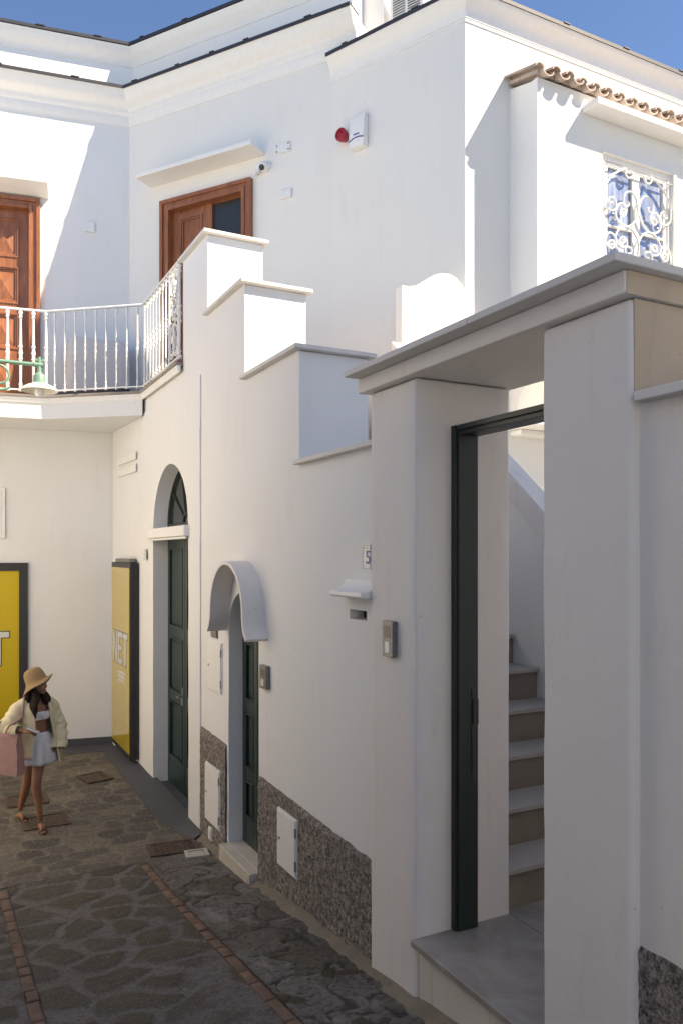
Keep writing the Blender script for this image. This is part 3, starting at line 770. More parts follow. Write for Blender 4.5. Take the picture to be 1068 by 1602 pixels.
# marble landing
b = MB().box(2.238, 2.905, 2.536, 3.5155, -.034, 0); b.build('threshold', M['marble'], portal, bevel=.006)
b = MB().box(2.908, 4.155, 2.30, 3.62, -.034, -.001); b.build('landing', M['marble'], portal, bevel=.002)
b = MB().box(GX+.012, 4.0, 2.545, 3.508, -1.0, -.035); b.build('threshold_base', M['stained'], portal, bevel=.004)
# ------------------------------------------------------------------ garden wall right of the portal
gw = thing('garden_wall', 'plain rendered garden wall with ledge at the right edge, grey stucco at its foot', 'wall', (2.5, 1.5, -.2))
MB().box(2.325, 2.62, 1.2, 2.0655, -1, 2.612).build('wall', M['portal'], gw)
MB().box(2.265, 2.66, 1.2, 2.0415, 2.6125, 2.65).build('coping', M['cap'], gw, bevel=.005)
n = 40; b = MB(); rings = []
for i in range(n+1):
    y = 1.2+.862*i/n; ring = []
    for k in range(41):
        z = -.35+(.597+.01*noise.noise((y*9, 4, 1))+.35)*k/40; e = .010+.010*noise.noise((y*28, z*28, 2))+.006*noise.noise((y*70, z*70, 5))
        ring.append((2.325-(max(e, .002) if 0 < k < 40 else -.001), y, z))
    rings.append(ring)
b.loft(rings, False); b.build('stucco_base', M['dado'], gw, sharp=180)
# ------------------------------------------------------------------ stairs behind the portal
stairs = thing('staircase', 'stone outside staircase climbing behind the gate portal', 'stairs', (3.5, 3.56, 0))
h, g, ys = .2345, .283, 3.565
SXR = 4.16
for k in range(17):
    y = ys+k*g
    s = MB().box(2.915, SXR-.003, y, y+g+.05, max(-.9, k*h-.45), (k+1)*h-.034).build('step', M['riser'], stairs, loc=(3.5, y, k*h), bevel=.003)
    MB().box(2.914, SXR-.002, y-.028, y+g-.001, (k+1)*h-.0335, (k+1)*h).build('tread', M['tread'], s, loc=(3.5, y, k*h), bevel=.006)
MB().box(2.915, SXR, ys+17*g+.06, 8.9, 3.2, 4.05).build('landing', M['riser'], stairs)
sw = thing('stair_wall', 'white sloping wall along the stairs ending in a scrolled upright end', 'wall', (4.2, 5.5, 0))
def topz(y): return 2.73+.82*(y-5.02)
MB().prism_x([(2.6, -.9), (6.86, -.9), (6.86, topz(6.86)-.23), (2.6, topz(2.6)-.23)], SXR, 4.31).build('wall', M['bright'], sw)
MB().prism_x([(2.6, topz(2.6)-.23), (6.86, topz(6.86)-.23), (6.86, topz(6.86)), (2.6, topz(2.6))], SXR-.022, 4.335).build('coping', M['portal'], sw, bevel=.008)
prof = [(4.30, 0.0), (5.30, 0.0)]
sc = [(735, 470), (729, 458), (722, 445), (714, 435), (703, 428.5), (692, 427), (680, 429.5), (668, 436), (658, 443), (648, 447), (638, 447.5), (628, 446)]
for px, py in sc:
    p = atY(px, py, 6.86); prof.append((p.x, p.z))
prof[0] = (prof[-1][0], 0.0)
MB().prism_y(prof, 6.861, 6.985).build('scroll_end', M['bright'], sw, bevel=.006)
# yard beyond the stair wall
tag(MB().box(4.31, 14, 1.3, 6.99, -.6, -.05).build('yard', M['concrete']), kind='structure')
# ================================================================== balcony / terrace
bal = thing('terrace', 'balcony terrace with a grey stone edge and white moulded fascia above the street', 'terrace', (1.3, 10.5, 3.8))
Q = [(2.31, 8.14), (2.31, 9.83), (1.284, 10.68), (-.9, 11.066)]
def off(path, o):
    P = [Vector(p) for p in path]; out = []
    for i, p in enumerate(P):
        d0 = (P[i]-P[i-1]).normalized() if i else (P[1]-P[0]).normalized(); d1 = (P[i+1]-P[i]).normalized() if i < len(P)-1 else d0
        n0 = Vector((-d0.y, d0.x)); n1 = Vector((-d1.y, d1.x)); m = (n0+n1).normalized(); out.append(tuple(p+m*(o/m.dot(n0))))
    return out
inner = [tuple(W1.P(3.4, .004, 0)[:2]), tuple(W1.P(-.02, .004, 0)[:2])]
e = off(Q, .012)
slab = e[1:]+inner+[(2.33, 10.05)]
MB().prism(slab, 3.80, 4.0).build('balcony_slab', M['white'], bal)
MB().sweep([(-.01, 3.995), (.012, 3.995), (.018, 4.01), (.018, 4.03), (.03, 4.045), (.03, 4.064), (-.01, 4.064)], e, -1).build('fascia', M['trim'], bal)
MB().prism([(p[0], p[1]) for p in off(Q, .055)]+inner+[(3.2, 10.2), (4.35, 8.66), (4.40, 8.50), (2.92, 8.50), (2.90, 8.14)], 4.0645, 4.10).build('stone_floor', M['slabstone'], bal, bevel=.005)
# ------------------------------------------------------------------ railing
rail = thing('balcony_railing', 'white iron balcony railing of turned balusters with a scrolled panel at its right end', 'railing', (1.3, 10.5, 4.1))
top = 5.19
def bal_mesh(k):
    p = [(.013, .04), (.02, .045), (.02, .065), (.012, .075), (.012, .12), (.018, .13), (.012, .14), (.0095, .16), (.0115, .40), (.012, .44), (.019, .455), (.012, .47), (.0135, .50), (.014, .52), (.020, .535), (.014, .55), (.012, .60), (.019, .615), (.012, .63), (.0115, .65), (.009, .95), (.011, .98), (.018, .99), (.012, 1.0), (.012, 1.03), (.018, 1.04), (.018, 1.055), (.012, 1.07)]
    b = MB().lathe([(r*k, z) for r, z in p], 8, Matrix.Translation((0, 0, 4.10))); me = b.build('baluster', M['iron'], None, sharp=60); d = me.data
    bpy.data.objects.remove(me); return d
thin, thick = bal_mesh(1.0), bal_mesh(1.55)
cnt = 0
def place(me, x, y, first):
    global cnt
    o = bpy.data.objects.new('baluster', me); COL.objects.link(o); o.parent = rail; off_ = ROOT[rail.name]; o.location = (x-off_.x, y-off_.y, 4.0-off_.z+.10-4.0); cnt += 1
    o.location = (x-off_.x, y-off_.y, -off_.z)
def along(p, q, step, me, a0=0, a1=0):
    p, q = Vector(p), Vector(q); ln = (q-p).length; n = max(1, round((ln-a0-a1)/step))
    for i in range(n+1):
        c = p.lerp(q, (a0+(ln-a0-a1)*i/n)/ln); place(me, c.x, c.y, False)
along(Q[1], Q[2], .137, thin, .08, .10); along(Q[2], Q[3], .155, thick, .02, .05)
along((2.31, 8.60), (2.31, 9.78), .148, thin, 0, .02)
place(thick, 2.31, 8.20, False)
b = MB()
b.sweep([(-.018, top-.012), (.018, top-.012), (.02, top+.004), (.010, top+.014), (-.010, top+.014), (-.02, top+.004)], Q)
b.build('top_rail', M['iron'], rail)
MB().sweep([(-.014, 4.155), (.014, 4.155), (.014, 4.172), (-.014, 4.172)], Q).build('bottom_rail', M['iron'], rail)
b = MB(); x = 2.31
def sc3(p, q, kd, f, r=.011):
    b.tube([(x, u, v) for u, v in scroll(p, q, kd, 24, flip=f)], r, 6)
y0, y1 = 8.25, 8.56
ym = (y0+y1)/2
for s in (1, -1):
    def Y(a): return ym+s*a*(y1-y0)/2
    sc3((Y(.85), 5.12), (Y(.75), 4.82), 'C', s); sc3((Y(.2), 5.15), (Y(.15), 4.9), 'C', -s); sc3((Y(.9), 4.78), (Y(.2), 4.62), 'C', s); sc3((Y(.85), 4.60), (Y(.8), 4.22), 'C', s); sc3((Y(.15), 4.55), (Y(.2), 4.25), 'C', -s)
    b.tube([(x, Y(.05), 4.72), (x, Y(.5), 4.68), (x, Y(.95), 4.72)], .016, 6)
for zz in (5.0, 4.7, 4.4): b.tube([(x-.02, ym, zz), (x+.02, ym, zz)], [.05, .05], 10)
b.build('scroll_panel', M['iron'], rail, sharp=60)
# ------------------------------------------------------------------ things on the terrace
def cloth_box(cx, cy, w, d, z0, z1, M4=None):
    b = MB(); rings = []; n = 64
    for k, (f, zz) in enumerate(((1.10, z0), (1.07, z0+.15), (1.045, z0+.4), (1.02, z1-.2), (1.0, z1-.03), (.97, z1), (.6, z1+.006), (.02, z1+.008))):
        ring = []
        for i in range(n):
            a = 2*math.pi*i/n; c, s = math.cos(a), math.sin(a); q = 1/max(abs(c), abs(s)); q = min(q, 1.32)
            fold = 1+(.035*math.sin(a*9)+.03*noise.noise((c*2, s*2, zz*2)))*max(0, (z1-zz))/(z1-z0)
            ring.append((cx+w/2*c*q*f*fold, cy+d/2*s*q*f*fold, zz))
        rings.append(ring)
    b.loft(rings, True, True); return b
c = W1.P(.44, .26, 0)
o = cloth_box(c.x, c.y, .78, .36, 4.11, 5.02).build('covered_table', M['sheet']); tag(o, 'piece of furniture under a pale dust sheet behind the balcony railing', 'dust sheet')
p0 = Vector(Q[1])+Vector((-.15, .30)); p1 = Vector(Q[2])+Vector((.12, .18))
wt_ = Wall(p0, p1-p0)
b = MB().box(0, (p1-p0).length, -.10, .02, 4.101, 4.19, wt_.MO()); b.box(.02, (p1-p0).length-.02, -.08, 0, 4.191, 4.20, wt_.MO())
tag(b.build('trough', M['navy'], bevel=.008), 'low dark blue trough on the balcony floor behind the railing', 'trough')
# ================================================================== fixtures on the upper walls
def plate(wall, pa, pb, d, name, label, cat, mat='plastic', screws=False, group=None):
    s0, z0 = wall.px(*pa); s1, z1 = wall.px(*pb); s0, s1 = min(s0, s1), max(s0, s1); z0, z1 = min(z0, z1), max(z0, z1)
    P = wall.P((s0+s1)/2, 0, z0)
    t = thing(name, label, cat, P, group)
    MB().box(s0, s1, .0015, d, z0, z1, wall.MO()).build('cover', M[mat], t, bevel=min(.008, d*.4))
    if screws:
        for a in (s0+.025, s1-.025):
            for c in (z0+.025, z1-.025): MB().tube([wall.P(a, d-.001, c), wall.P(a, d+.005, c)], .012, 8).build('screw', M['steel'], t)
    return t, (s0, s1, z0, z1)
plate(W2, (432, 243), (455, 221), .022, 'junction_box', 'flat white junction box cover with four screws on the upper wall', 'junction box', screws=True)
plate(W2, (441, 313), (457, 295), .03, 'junction_box', 'small plain white box under the screwed cover and right of the camera', 'junction box')
plate(W1, (133, 363), (149, 349), .03, 'junction_box', 'small white box on the shaded back wall right of the left door', 'junction box')
# dome camera and sensor
s, z = W2.px(417, 262); P = W2.P(s, 0, z)
t = thing('security_camera', 'white dome security camera with black lens right of the upper door', 'camera', P)
MR = Matrix(((W2.d.x, 0, W2.n.x, P.x), (W2.d.y, 0, W2.n.y, P.y), (0, 1, 0, P.z), (0, 0, 0, 1)))
MB().lathe([(.075, .0), (.075, .03), (.07, .045), (.062, .05)], 24, MR).build('base', M['plastic'], t)
dn = (W2.n*.75+Vector((0, 0, -.55))+W2.d*.05).normalized()
b = MB(); Cc = P+W2.n*.07+Vector((0, 0, -.015))
q = dn.to_track_quat('Z', 'Y').to_matrix().to_4x4()
b.lathe([(.062*math.cos(a), .062*math.sin(a)) for a in [math.pi*(-.5+k/14) for k in range(15)]], 20, Matrix.Translation(Cc) @ q); dm = b.build('housing', M['plastic'], t)
MB().lathe([(.036, .048), (.036, .062), (.03, .066), (.0001, .067)], 18, Matrix.Translation(Cc) @ q).build('lens', M['black'], t)
s, z = W2.px(404, 266); P = W2.P(s, 0, z)
b = MB().box(-.045, .045, 0, .05, -.06, .055, Matrix.Translation(P) @ Matrix(((W2.d.x, W2.n.x, 0, 0), (W2.d.y, W2.n.y, 0, 0), (0, 0, 1, 0), (0, 0, 0, 1))))
b.tube([P+W2.n*.05+Vector((0, 0, -.055)), P+W2.n*.05+Vector((0, 0, -.085))], [.035, .02], 12)
tag(b.build('motion_sensor', M['plastic'], bevel=.012), 'rounded white sensor between the upper door and the dome camera', 'sensor')
# alarm
s0, z1 = W3.px(553, 187); s1 = W3.px(576, 183)[0]; z0 = W3.px(576, 231)[1]
t = thing('alarm_box', 'white alarm bell box with a blue stripe high on the wall', 'alarm', W3.P((s0+s1)/2, 0, z0))
zz = z0
b = MB(); b.add([(s0,.002,zz+.03),(s1,.002,zz+.03),(s1,.11,zz+.06),(s0,.11,zz+.06),(s0,.002,z1),(s1,.002,z1),(s1,.085,z1-.02),(s0,.085,z1-.02),(s0+.02,.002,zz),(s1-.02,.002,zz),(s1-.02,.095,zz+.01),(s0+.02,.095,zz+.01)],
      [(4,5,6,7),(3,2,6,7),(0,3,7,4),(1,2,6,5),(8,9,10,11),(0,3,11,8),(1,2,10,9),(3,2,10,11),(0,1,9,8),(0,1,5,4)], W3.MO()); b.build('cover', M['plastic'], t, bevel=.008)
hh = z1-zz
b = MB(); pts = []
for k in range(13):
    u = k/12; pts.append(W3.P(s0+(s1-s0)*u, .110, zz+.085+.03*math.sin(math.pi*u*.9)))
b.tube(pts, .007, 6); b.build('stripe', M['blue'], t)
MB().box(s0+.07, s0+.15, .1, .107, zz+.150, zz+.164, W3.MO()).build('mark', M['blue'], t)
s, z = W3.px(541, 216); P = W3.P(s, 0, z)
t = thing('siren_lamp', 'round red siren lamp beside the white alarm box', 'siren', P)
MR = Matrix(((W3.d.x, 0, W3.n.x, P.x), (W3.d.y, 0, W3.n.y, P.y), (0, 1, 0, P.z), (0, 0, 0, 1)))
MB().lathe([(.055, .002), (.06, .03), (.075, .06), (.08, .10), (.078, .115), (.05, .118), (.048, .108), (.028, .112), (.02, .125), (.0001, .128)], 22, MR).build('horn', M['red'], t)
# ================================================================== roof plant
P = W3.P(.55, -.55, 8.12); lo = W3.px(612, 20, -.55); hi = W3.px(648, 0, -.55)
ac = thing('air_conditioner', 'white slatted air conditioning unit on the roof edge', 'air conditioner', W3.P(lo[0], -.55, 8.15))
a0, a1 = W3.px(609, 10, -.55)[0], W3.px(648, 10, -.55)[0]; a1 = max(a1, a0+.5)
MB().box(a0, a1, -.90, -.55, 8.18, 9.15, W3.MO()).build('casing', M['plastic'], ac, bevel=.012)
b = MB(); z = 8.30
while z < 9.05:
    for u0, u1 in ((a0+.05, (a0+a1)/2-.02), ((a0+a1)/2+.02, a1-.05)): b.box(u0, u1, -.549, -.541, z, z+.013, W3.MO())
    z += .033
b.build('louvre', M['grey'], ac)
for u in (a0+.05, a1-.12): MB().box(u, u+.07, -.85, -.60, 8.10, 8.178, W3.MO()).build('foot', M['black'], ac)
c0, c1 = W2.px(556, 10, -.45)[0], W2.px(600, 10, -.45)[0]
ch = thing('chimney', 'white rendered chimney block on the roof behind the eave', 'chimney', W2.P(c0, -.6, 8.6))
MB().box(c0, c1, -1.05, -.45, 8.0, 9.9, W2.MO()).build('stack', M['bright'], ch); MB().box(c0-.03, c1+.03, -1.08, -.42, 9.9, 9.96, W2.MO()).build('cap', M['cap'], ch)
# ================================================================== fixtures at street level
wx = Wall((FX, 0), (0, 1))
t, q = plate(wx, (567, 851), (579.5, 892), .004, 'house_number', 'white tile with house number 5 in blue beside the portal', 'house number', 'plastic')
zt = q[3]; q = (4.045, q[1], q[2], q[3])
b = MB()
for (y0, y1, z0, z1) in ((q[0]+.004, q[1]-.004, q[3]-.012, q[3]-.008), (q[0]+.004, q[1]-.004, q[2]+.008, q[2]+.012), (q[1]-.012, q[1]-.008, q[2]+.012, q[3]-.012), (q[0]+.13, q[1]-.03, q[2]+.026, q[2]+.028)):
    b.box(FX-.0052, FX-.004, y0, y1, z0, z1)
for k in range(3): b.tube([(FX-.004, q[1]-.03-.035*k, q[3]-.025), (FX-.0055, q[1]-.03-.035*k, q[3]-.025)], .007, 8)
b.build('border', simple('ochre_glaze', (.42, .36, .22), .3), t)
m5 = wx.text('numeral', '5', 4.118, 4.172, q[2]+.038, q[3]-.042, .0045, M['blue'], t, flip=True)
w_in = Wall((GX, 0), (0, 1))
def intercom(wall, pa, pb, d, label, button):
    s0, z1 = wall.px(*pa); s1, z0 = wall.px(*pb); s0, s1 = min(s0, s1), max(s0, s1)
    t = thing('intercom', label, 'intercom', wall.P((s0+s1)/2, 0, z0))
    MB().box(s0, s1, .001, d, z0, z1, wall.MO()).build('case', M['grey'], t, bevel=.004)
    b = MB(); z = z0+(z1-z0)*.55
    while z < z1-.03: b.box(s0+.016, s1-.016, d, d+.0015, z, z+.004, wall.MO()); z += .0095
    b.build('grille', M['black'], t)
    ww = s1-s0
    MB().box(s0+ww*.28, s1-ww*.28, d, d+.003, z0+(z1-z0)*.12, z0+(z1-z0)*.42, wall.MO()).build('name_button', M[button], t, bevel=.001)
    return t
def px_box(wall, pxl, pxr, pt, pb, d):
    return (pxl, pt), (pxr, pb)
intercom(w_in, (606, 970), (621.5, 1029), .035, 'grey door intercom with a white button on the portal pillar', 'plastic')
intercom(wx, (413, 1039), (423, 1079), .04, 'small grey intercom to the right of the narrow green door', 'sgrey')
plate(wx, (226, 859), (229, 873), .012, 'switch_plate', 'slim white cover plate beside the tall arched doorway', 'cover plate') if False else None
plate(Wall((2.31, 0), (0, 1)), (226.5, 859), (230, 876), .012, 'cover_plate', 'slim pale cover plate high beside the tall arched doorway', 'cover plate', 'sgrey')
# lightbox with letters on the side wall
lb = thing('lightbox_sign', 'tall yellow NET sign in a black case standing against the side wall', 'sign', (2.25, 10.7, -.68))
y0, y1, zb, zt = 10.09, 11.27, -.58, 1.95; xf = 2.205
MB().box(xf, 2.248, y0, y1, zb, zt).build('case', M['black'], lb, bevel=.004)
MB().box(2.2485, 2.305, y0, y0+.6, zb, zt).build('bracket', M['black'], lb)
MB().box(2.215, 2.30, y0+.1, y1-.2, zt+.001, zt+.05).build('awning_box', M['grey'], lb, bevel=.006)
MB().box(xf-.006, xf-.0005, y0+.035, y1-.035, zb+.06, zt-.07).build('face', M['yellowgloss'], lb)
wl_ = Wall((xf-.006, 0), (0, 1))
def block_letter(wall, ch, sl, sr, z0, z1, o, mat, parent, grow, th, name):
    """bold block capital between sl (reader's left) and sr, made of bars"""
    f = lambda u: sl+(sr-sl)*u
    w = .30*abs(sr-sl); u = w/abs(sr-sl); hb = .17*(z1-z0); gl = grow/abs(sr-sl)
    b = MB()
    def bar(u0, u1, za, zb, k=0): b.box(min(f(u0-gl), f(u1+gl)), max(f(u0-gl), f(u1+gl)), o, o+th+k*.0004, za-grow, zb+grow, wall.MO())
    if ch == 'T': bar(0, 1, z1-hb, z1); bar(.5-u/2, .5+u/2, z0, z1-hb+grow*0, 1)
    if ch == 'E':
        bar(0, u, z0, z1); m = (z0+z1)/2
        for za in (z0, m-hb/2, z1-hb): bar(u*.5, 1 if za != m-hb/2 else .85, za, za+hb, 1)
    if ch == 'N':
        bar(0, u*.9, z0, z1); bar(1-u*.9, 1, z0, z1)
        P = [(f(-gl), z1+grow), (f(u+gl), z1+grow), (f(1+gl), z0-grow), (f(1-u-gl), z0-grow)]
        b.add([(p[0], o+th+.0004, p[1]) for p in P], [(0, 1, 2, 3)], wall.MO())
    return b.build(name, mat, parent)
na, nb = y0+.10, y1-.11; nzt, nzb = 1.015, .585
lw_ = (nb-na)/3
for k, chx in enumerate('NET'):
    a_, e_ = nb-lw_*k-.014, nb-lw_*(k+1)+.014
    block_letter(wl_, chx, a_, e_, nzb, nzt, .0004, M['gate'], lb, .011, .0010, 'letter_outline')
    block_letter(wl_, chx, a_, e_, nzb, nzt, .0018, M['sgrey'], lb, 0, .0010, 'letter')
b = MB()
for k in range(3): b.box(xf-.0075, xf-.006, na+.16+.03*k, nb-.36, .46-.055*k, .495-.055*k)
b.build('small_print', M['sgrey'], lb)
# poster with a T at the left
ps = thing('poster_sign', 'large yellow sign with a letter T in a black frame on the back wall', 'sign', W1.P(2.0, 0, -.6))
s0 = W1.px(44, 900)[0]; s1 = s0+1.45; zt = W1.px(44, 880.5)[1]; zb = -.52
b = MB()
for bx in ((s0, s0+.11, zb, zt), (s1-.11, s1, zb, zt), (s0+.11, s1-.11, zt-.11, zt), (s0+.11, s1-.11, zb, zb+.11)): b.box(bx[0], bx[1], .0015, .045, bx[2], bx[3], W1.MO())
b.build('frame', M['black'], ps, bevel=.004)
MB().box(s0+.11, s1-.11, .0015, .025, zb+.11, zt-.11, W1.MO()).build('panel', M['yellow'], ps)
ts0 = W1.px(15, 990)[0]; tz1 = W1.px(15, 988)[1]; tz0 = W1.px(15, 1040)[1]
for k, chx in enumerate('TEN'):
    u0, u1 = ts0+.33*k, ts0+.30+.33*k
    block_letter(W1, chx, u1, u0, tz0, tz1, .0254, M['gate'], ps, .013, .0010, 'letter_outline')
    block_letter(W1, chx, u1, u0, tz0, tz1, .0270, M['sgrey'], ps, 0, .0010, 'letter')
# framed white panel above it
a = W1.px(9, 842); c = W1.px(-60, 762)
t = thing('wall_panel', 'white framed panel on the back wall at the left edge', 'panel', W1.P(a[0]+.3, 0, a[1]))
MB().box(a[0], c[0], .001, .03, a[1], c[1], W1.MO()).build('frame', M['trim'], t, bevel=.006); MB().box(a[0]+.05, c[0]-.05, .030, .034, a[1]+.05, c[1]-.05, W1.MO()).build('panel', M['plastic'], t)
# dark skirting on the back wall
tag(MB().box(.24, 3.3, .001, .015, -1.0, -.555, W1.MO()).build('skirting', M['kerb'], house) , None)
tag(ground_sheet('painted_kerb_back', 0, .1, 11, 11.1, 0, M['kerb']), kind='structure') if False else None
b = MB(); rings = []
for i in range(13):
    s = .02+3.0*i/12; ring = []
    for oo, dz in ((.016, .03), (.34, .018), (.352, -.03)):
        P = W1.P(s, oo, 0); ring.append((P.x, P.y, gz(P.y)+dz))
    rings.append(ring)
b.loft(rings, False); tag(b.build('painted_kerb', M['kerb'], sharp=60), kind='structure')
def fillet(x, y0, y1, w, hgt):
    b = MB(); rings = []; n = int((y1-y0)/.04)
    for i in range(n+1):
        y = y0+(y1-y0)*i/n; q = noise.noise((y*4, x, 2)); ww = w*(1+.7*q+.3*noise.noise((y*17, x, 2))); hh = hgt*(1+.8*noise.noise((y*5, x, 7)))
        g = gz(y)
        rings.append([(x+.02, y, g+hh), (x-.004, y, g+hh*.95), (x-ww*.5, y, g+hh*.38), (x-ww, y, g+.006), (x-ww-.02, y, g-.03)])
    b.loft(rings, False); return tag(b.build('mortar_fillet', M['fillet'], sharp=180), kind='structure')
M['fillet'] = plaster('old_mortar', (.27, .225, .175), .25, .9, bs=.8, stain=(.11, .09, .07), stain_amt=.8, seed=5)
fillet(GX, 2.3, 4.03, .07, .035); fillet(FX-.02, 4.02, 5.92, .085, .045); fillet(FX-.02, 6.72, 7.42, .07, .05)
# covers in the street
def ground_pt(px, py, lift=.02):
    d = ray(px, py); t = 3.0
    for _ in range(60):
        t = (EYE-gz(d.y*t)-lift)/(-d.z)
    return Vector((d.x*t, d.y*t, 0))
def cover(corners, name, label, cat, mat, pattern, group=None):
    P = [ground_pt(*c) for c in corners]; c = sum(P, Vector())/4
    u = ((P[1]-P[0])+(P[2]-P[3]))/2; v = ((P[3]-P[0])+(P[2]-P[1]))/2; lu, lv = u.length, v.length; u.normalize(); v = Vector((-u.y, u.x, 0))*(1 if Vector((-u.y, u.x, 0)).dot(v) > 0 else -1)
    sl = (gz(c.y+.2)-gz(c.y-.2))/.4
    base = Vector((c.x, c.y, gz(c.y)+.008))
    t = thing(name, label, cat, base, group)
    Mx = Matrix(((u.x, v.x, 0, base.x), (u.y, v.y, 0, base.y), (u.y*sl, v.y*sl, 1, base.z), (0, 0, 0, 1)))
    b = MB(); r = .035
    for q in ((-lu/2, lu/2, -lv/2, -lv/2+r), (-lu/2, lu/2, lv/2-r, lv/2), (-lu/2, -lu/2+r, -lv/2+r, lv/2-r), (lu/2-r, lu/2, -lv/2+r, lv/2-r)): b.box(q[0], q[1], q[2], q[3], -.05, .016, Mx)
    b.build('rim', mat, t, bevel=.003)
    b = MB(); b.box(-lu/2+r+.004, lu/2-r-.004, -lv/2+r+.004, lv/2-r-.004, -.05, .009, Mx)
    if pattern == 'grid':
        nx = int(lu/.055); ny = int(lv/.055)
        for i in range(nx-1):
            for j in range(ny-1):
                x = -lu/2+r+.01+(lu-2*r-.02)*(i+.5)/(nx-1); y = -lv/2+r+.01+(lv-2*r-.02)*(j+.5)/(ny-1)
                b.box(x-.017, x+.017, y-.017, y+.017, .009, .015, Mx)
    elif pattern == 'tread':
        nx = int(lu/.04)
        for i in range(nx):
            x = -lu/2+r+.02+(lu-2*r-.04)*i/(nx-1); b.box(x-.005, x+.005, -lv/2+r+.01, lv/2-r-.01, .009, .013, Mx)
    b.build('lid', mat, t)
    return t
cover([(236, 1339), (318, 1329), (300, 1311), (229, 1322)], 'drain_cover', 'rusty chequered iron cover by the foot of the street wall', 'cover', M['rust'], 'grid')
cover([(293, 1342), (331, 1337), (321, 1327), (287, 1331)], 'valve_cover', 'small pale stone valve lid beside the chequered cover', 'cover', M['concrete'], None)
cover([(131, 1226), (174, 1218), (165, 1205), (125, 1213)], 'drain_cover', 'brown iron cover farthest from the street wall foot, behind the walking woman', 'cover', M['rust'], 'tread')
cover([(36, 1300), (110, 1288), (104, 1269), (33, 1280)], 'drain_cover', "brown iron cover under the woman's front foot", 'cover', M['rust'], 'tread')
cover([(12, 1264), (77, 1254), (72, 1239), (8, 1246)], 'drain_cover', "brown iron cover behind the woman's legs", 'cover', M['rust'], 'tread')
# ================================================================== street lamp on the opposite house
LYY = 9.0
e = atY(62, 571, LYY)
lamp = thing('street_lamp', 'green bracket street lamp with a cream enamel shade in front of the balcony', 'lamp', (-.7, LYY, e.z))
b = MB().tube([(-.69, LYY, e.z), (e.x, LYY, e.z)], .021, 12); b.tube([(e.x-.06, LYY, e.z), (e.x+.035, LYY, e.z)], .027, 12); b.lathe([(.10, 0), (.10, .02), (.05, .03)], 16, Matrix(((0, 0, 1, -.698), (0, 1, 0, LYY), (1, 0, 0, e.z), (0, 0, 0, 1))))
b.tube([(e.x, LYY, e.z+.085), (e.x, LYY, e.z-.09)], [.018, .026], 10)
for k in range(3): b.tube([(e.x-.02+.02*k, LYY, e.z+.04), (e.x-.05+.05*k, LYY, e.z+.07)], [.014, .006], 6)
b.build('arm', M['lampgreen'], lamp)
b = MB(); pts = []
cx, cz = e.x-.40, e.z-.155
for k in range(60):
    a = -math.pi*.55+k/59*math.pi*3.3; r = .155*(1-k/59*.72)
    pts.append((cx+r*math.cos(math.pi*.5-a+2.2), LYY, cz+r*math.sin(math.pi*.5-a+2.2)))
b.tube(pts, [.013]*60, 8); b.tube([(-.69, LYY, e.z-.32), (cx-.5, LYY, e.z-.28), (cx-.2, LYY, e.z-.06), (cx, LYY, e.z-.02)], .013, 8); b.build('scroll', M['lampgreen'], lamp)
T = Matrix.Translation((e.x, LYY, e.z))
MB().lathe([(.02, -.06), (.027, -.085), (.048, -.10), (.062, -.12), (.066, -.19), (.08, -.205)], 20, T).build('cap', M['lampgreen'], lamp)
MB().lathe([(.08, -.205), (.12, -.22), (.175, -.25), (.192, -.278), (.19, -.283), (.17, -.257), (.115, -.23), (.075, -.215)], 32, T).build('shade', M['lampwhite'], lamp)
MB().lathe([(.0001, -.345), (.03, -.34), (.048, -.31), (.048, -.27), (.03, -.23)], 18, T).build('bulb', M['plastic'], lamp)
# ================================================================== houses that close the alley outside the frame
op = thing('opposite_house', 'white house across the alley, just outside the left edge', 'house', (-2.5, 4, -.6))
wo = Wall((-.7, 0), (0, 1))
MB().box(-4.5, -.7, -9, 11.9, -1.5, OPZ).build('wall', M['cream'], op)
MB().box(-4.6, -.62, -9.1, 11.9, OPZ, OPZ+.08).build('cornice', M['cap'], op)
th_ = thing('neighbour_house', 'tall white house beside the garden wall, just outside the right edge', 'house', (5, -2, -.3))
MB().box(2.64, TALLX, TALLY, 1.195, -1, TALLZ).build('wall', M['cream'], th_)
MB().box(2.5, TALLX+.1, TALLY-.1, 1.30, TALLZ, TALLZ+.1).build('cornice', M['cap'], th_)
# ================================================================== the woman walking
M['skin'] = simple('tanned_skin', (.33, .15, .085), .5, scale=12, var=.12)
M['hair'] = simple('dark_brown_hair', (.022, .011, .008), .6, bs=.4, scale=90, var=.4, spec=.2)
def cloth(name, col, stripe=0):
    m, nt, b = new_mat(name)
    n = noise_tex(nt, 16, 5, .6); n2 = noise_tex(nt, 220, 2)
    c = mix(nt, ramp(nt, n, [(.3, 0), (.7, 1)]), tuple(x*.86 for x in col), col)
    nt.links.new(c, b.inputs['Base Color']); b.inputs['Roughness'].default_value = .9; b.inputs['Specular IOR Level'].default_value = .2
    bump(nt, b, mix(nt, .6, n2, n), .5, .01); return m
M['shirt'] = cloth('pale_yellow_cotton', (.80, .69, .46)); M['linen'] = cloth('white_linen', (.74, .72, .72)); M['bagm'] = cloth('dusty_pink_canvas', (.50, .285, .245))
def straw():
    m, nt, b = new_mat('straw')
    n = noise_tex(nt, 120, 3, .6, (1, 1, 2.5)); n2 = noise_tex(nt, 20, 3)
    c = mix(nt, n, (.26, .155, .075), (.50, .33, .17)); c = mix(nt, n2, c, (.40, .25, .125))
    nt.links.new(c, b.inputs['Base Color']); b.inputs['Roughness'].default_value = .9; bump(nt, b, n, .9, .012); return m
M['straw'] = straw()
P0 = ground_pt(69, 1300, .012); P0.z = gz(P0.y)+.014
Dv = Vector((P0.x, P0.y, 0)).normalized(); Rv = Vector((Dv.y, -Dv.x, 0))
PS = .955; P0 = P0-Rv*.03
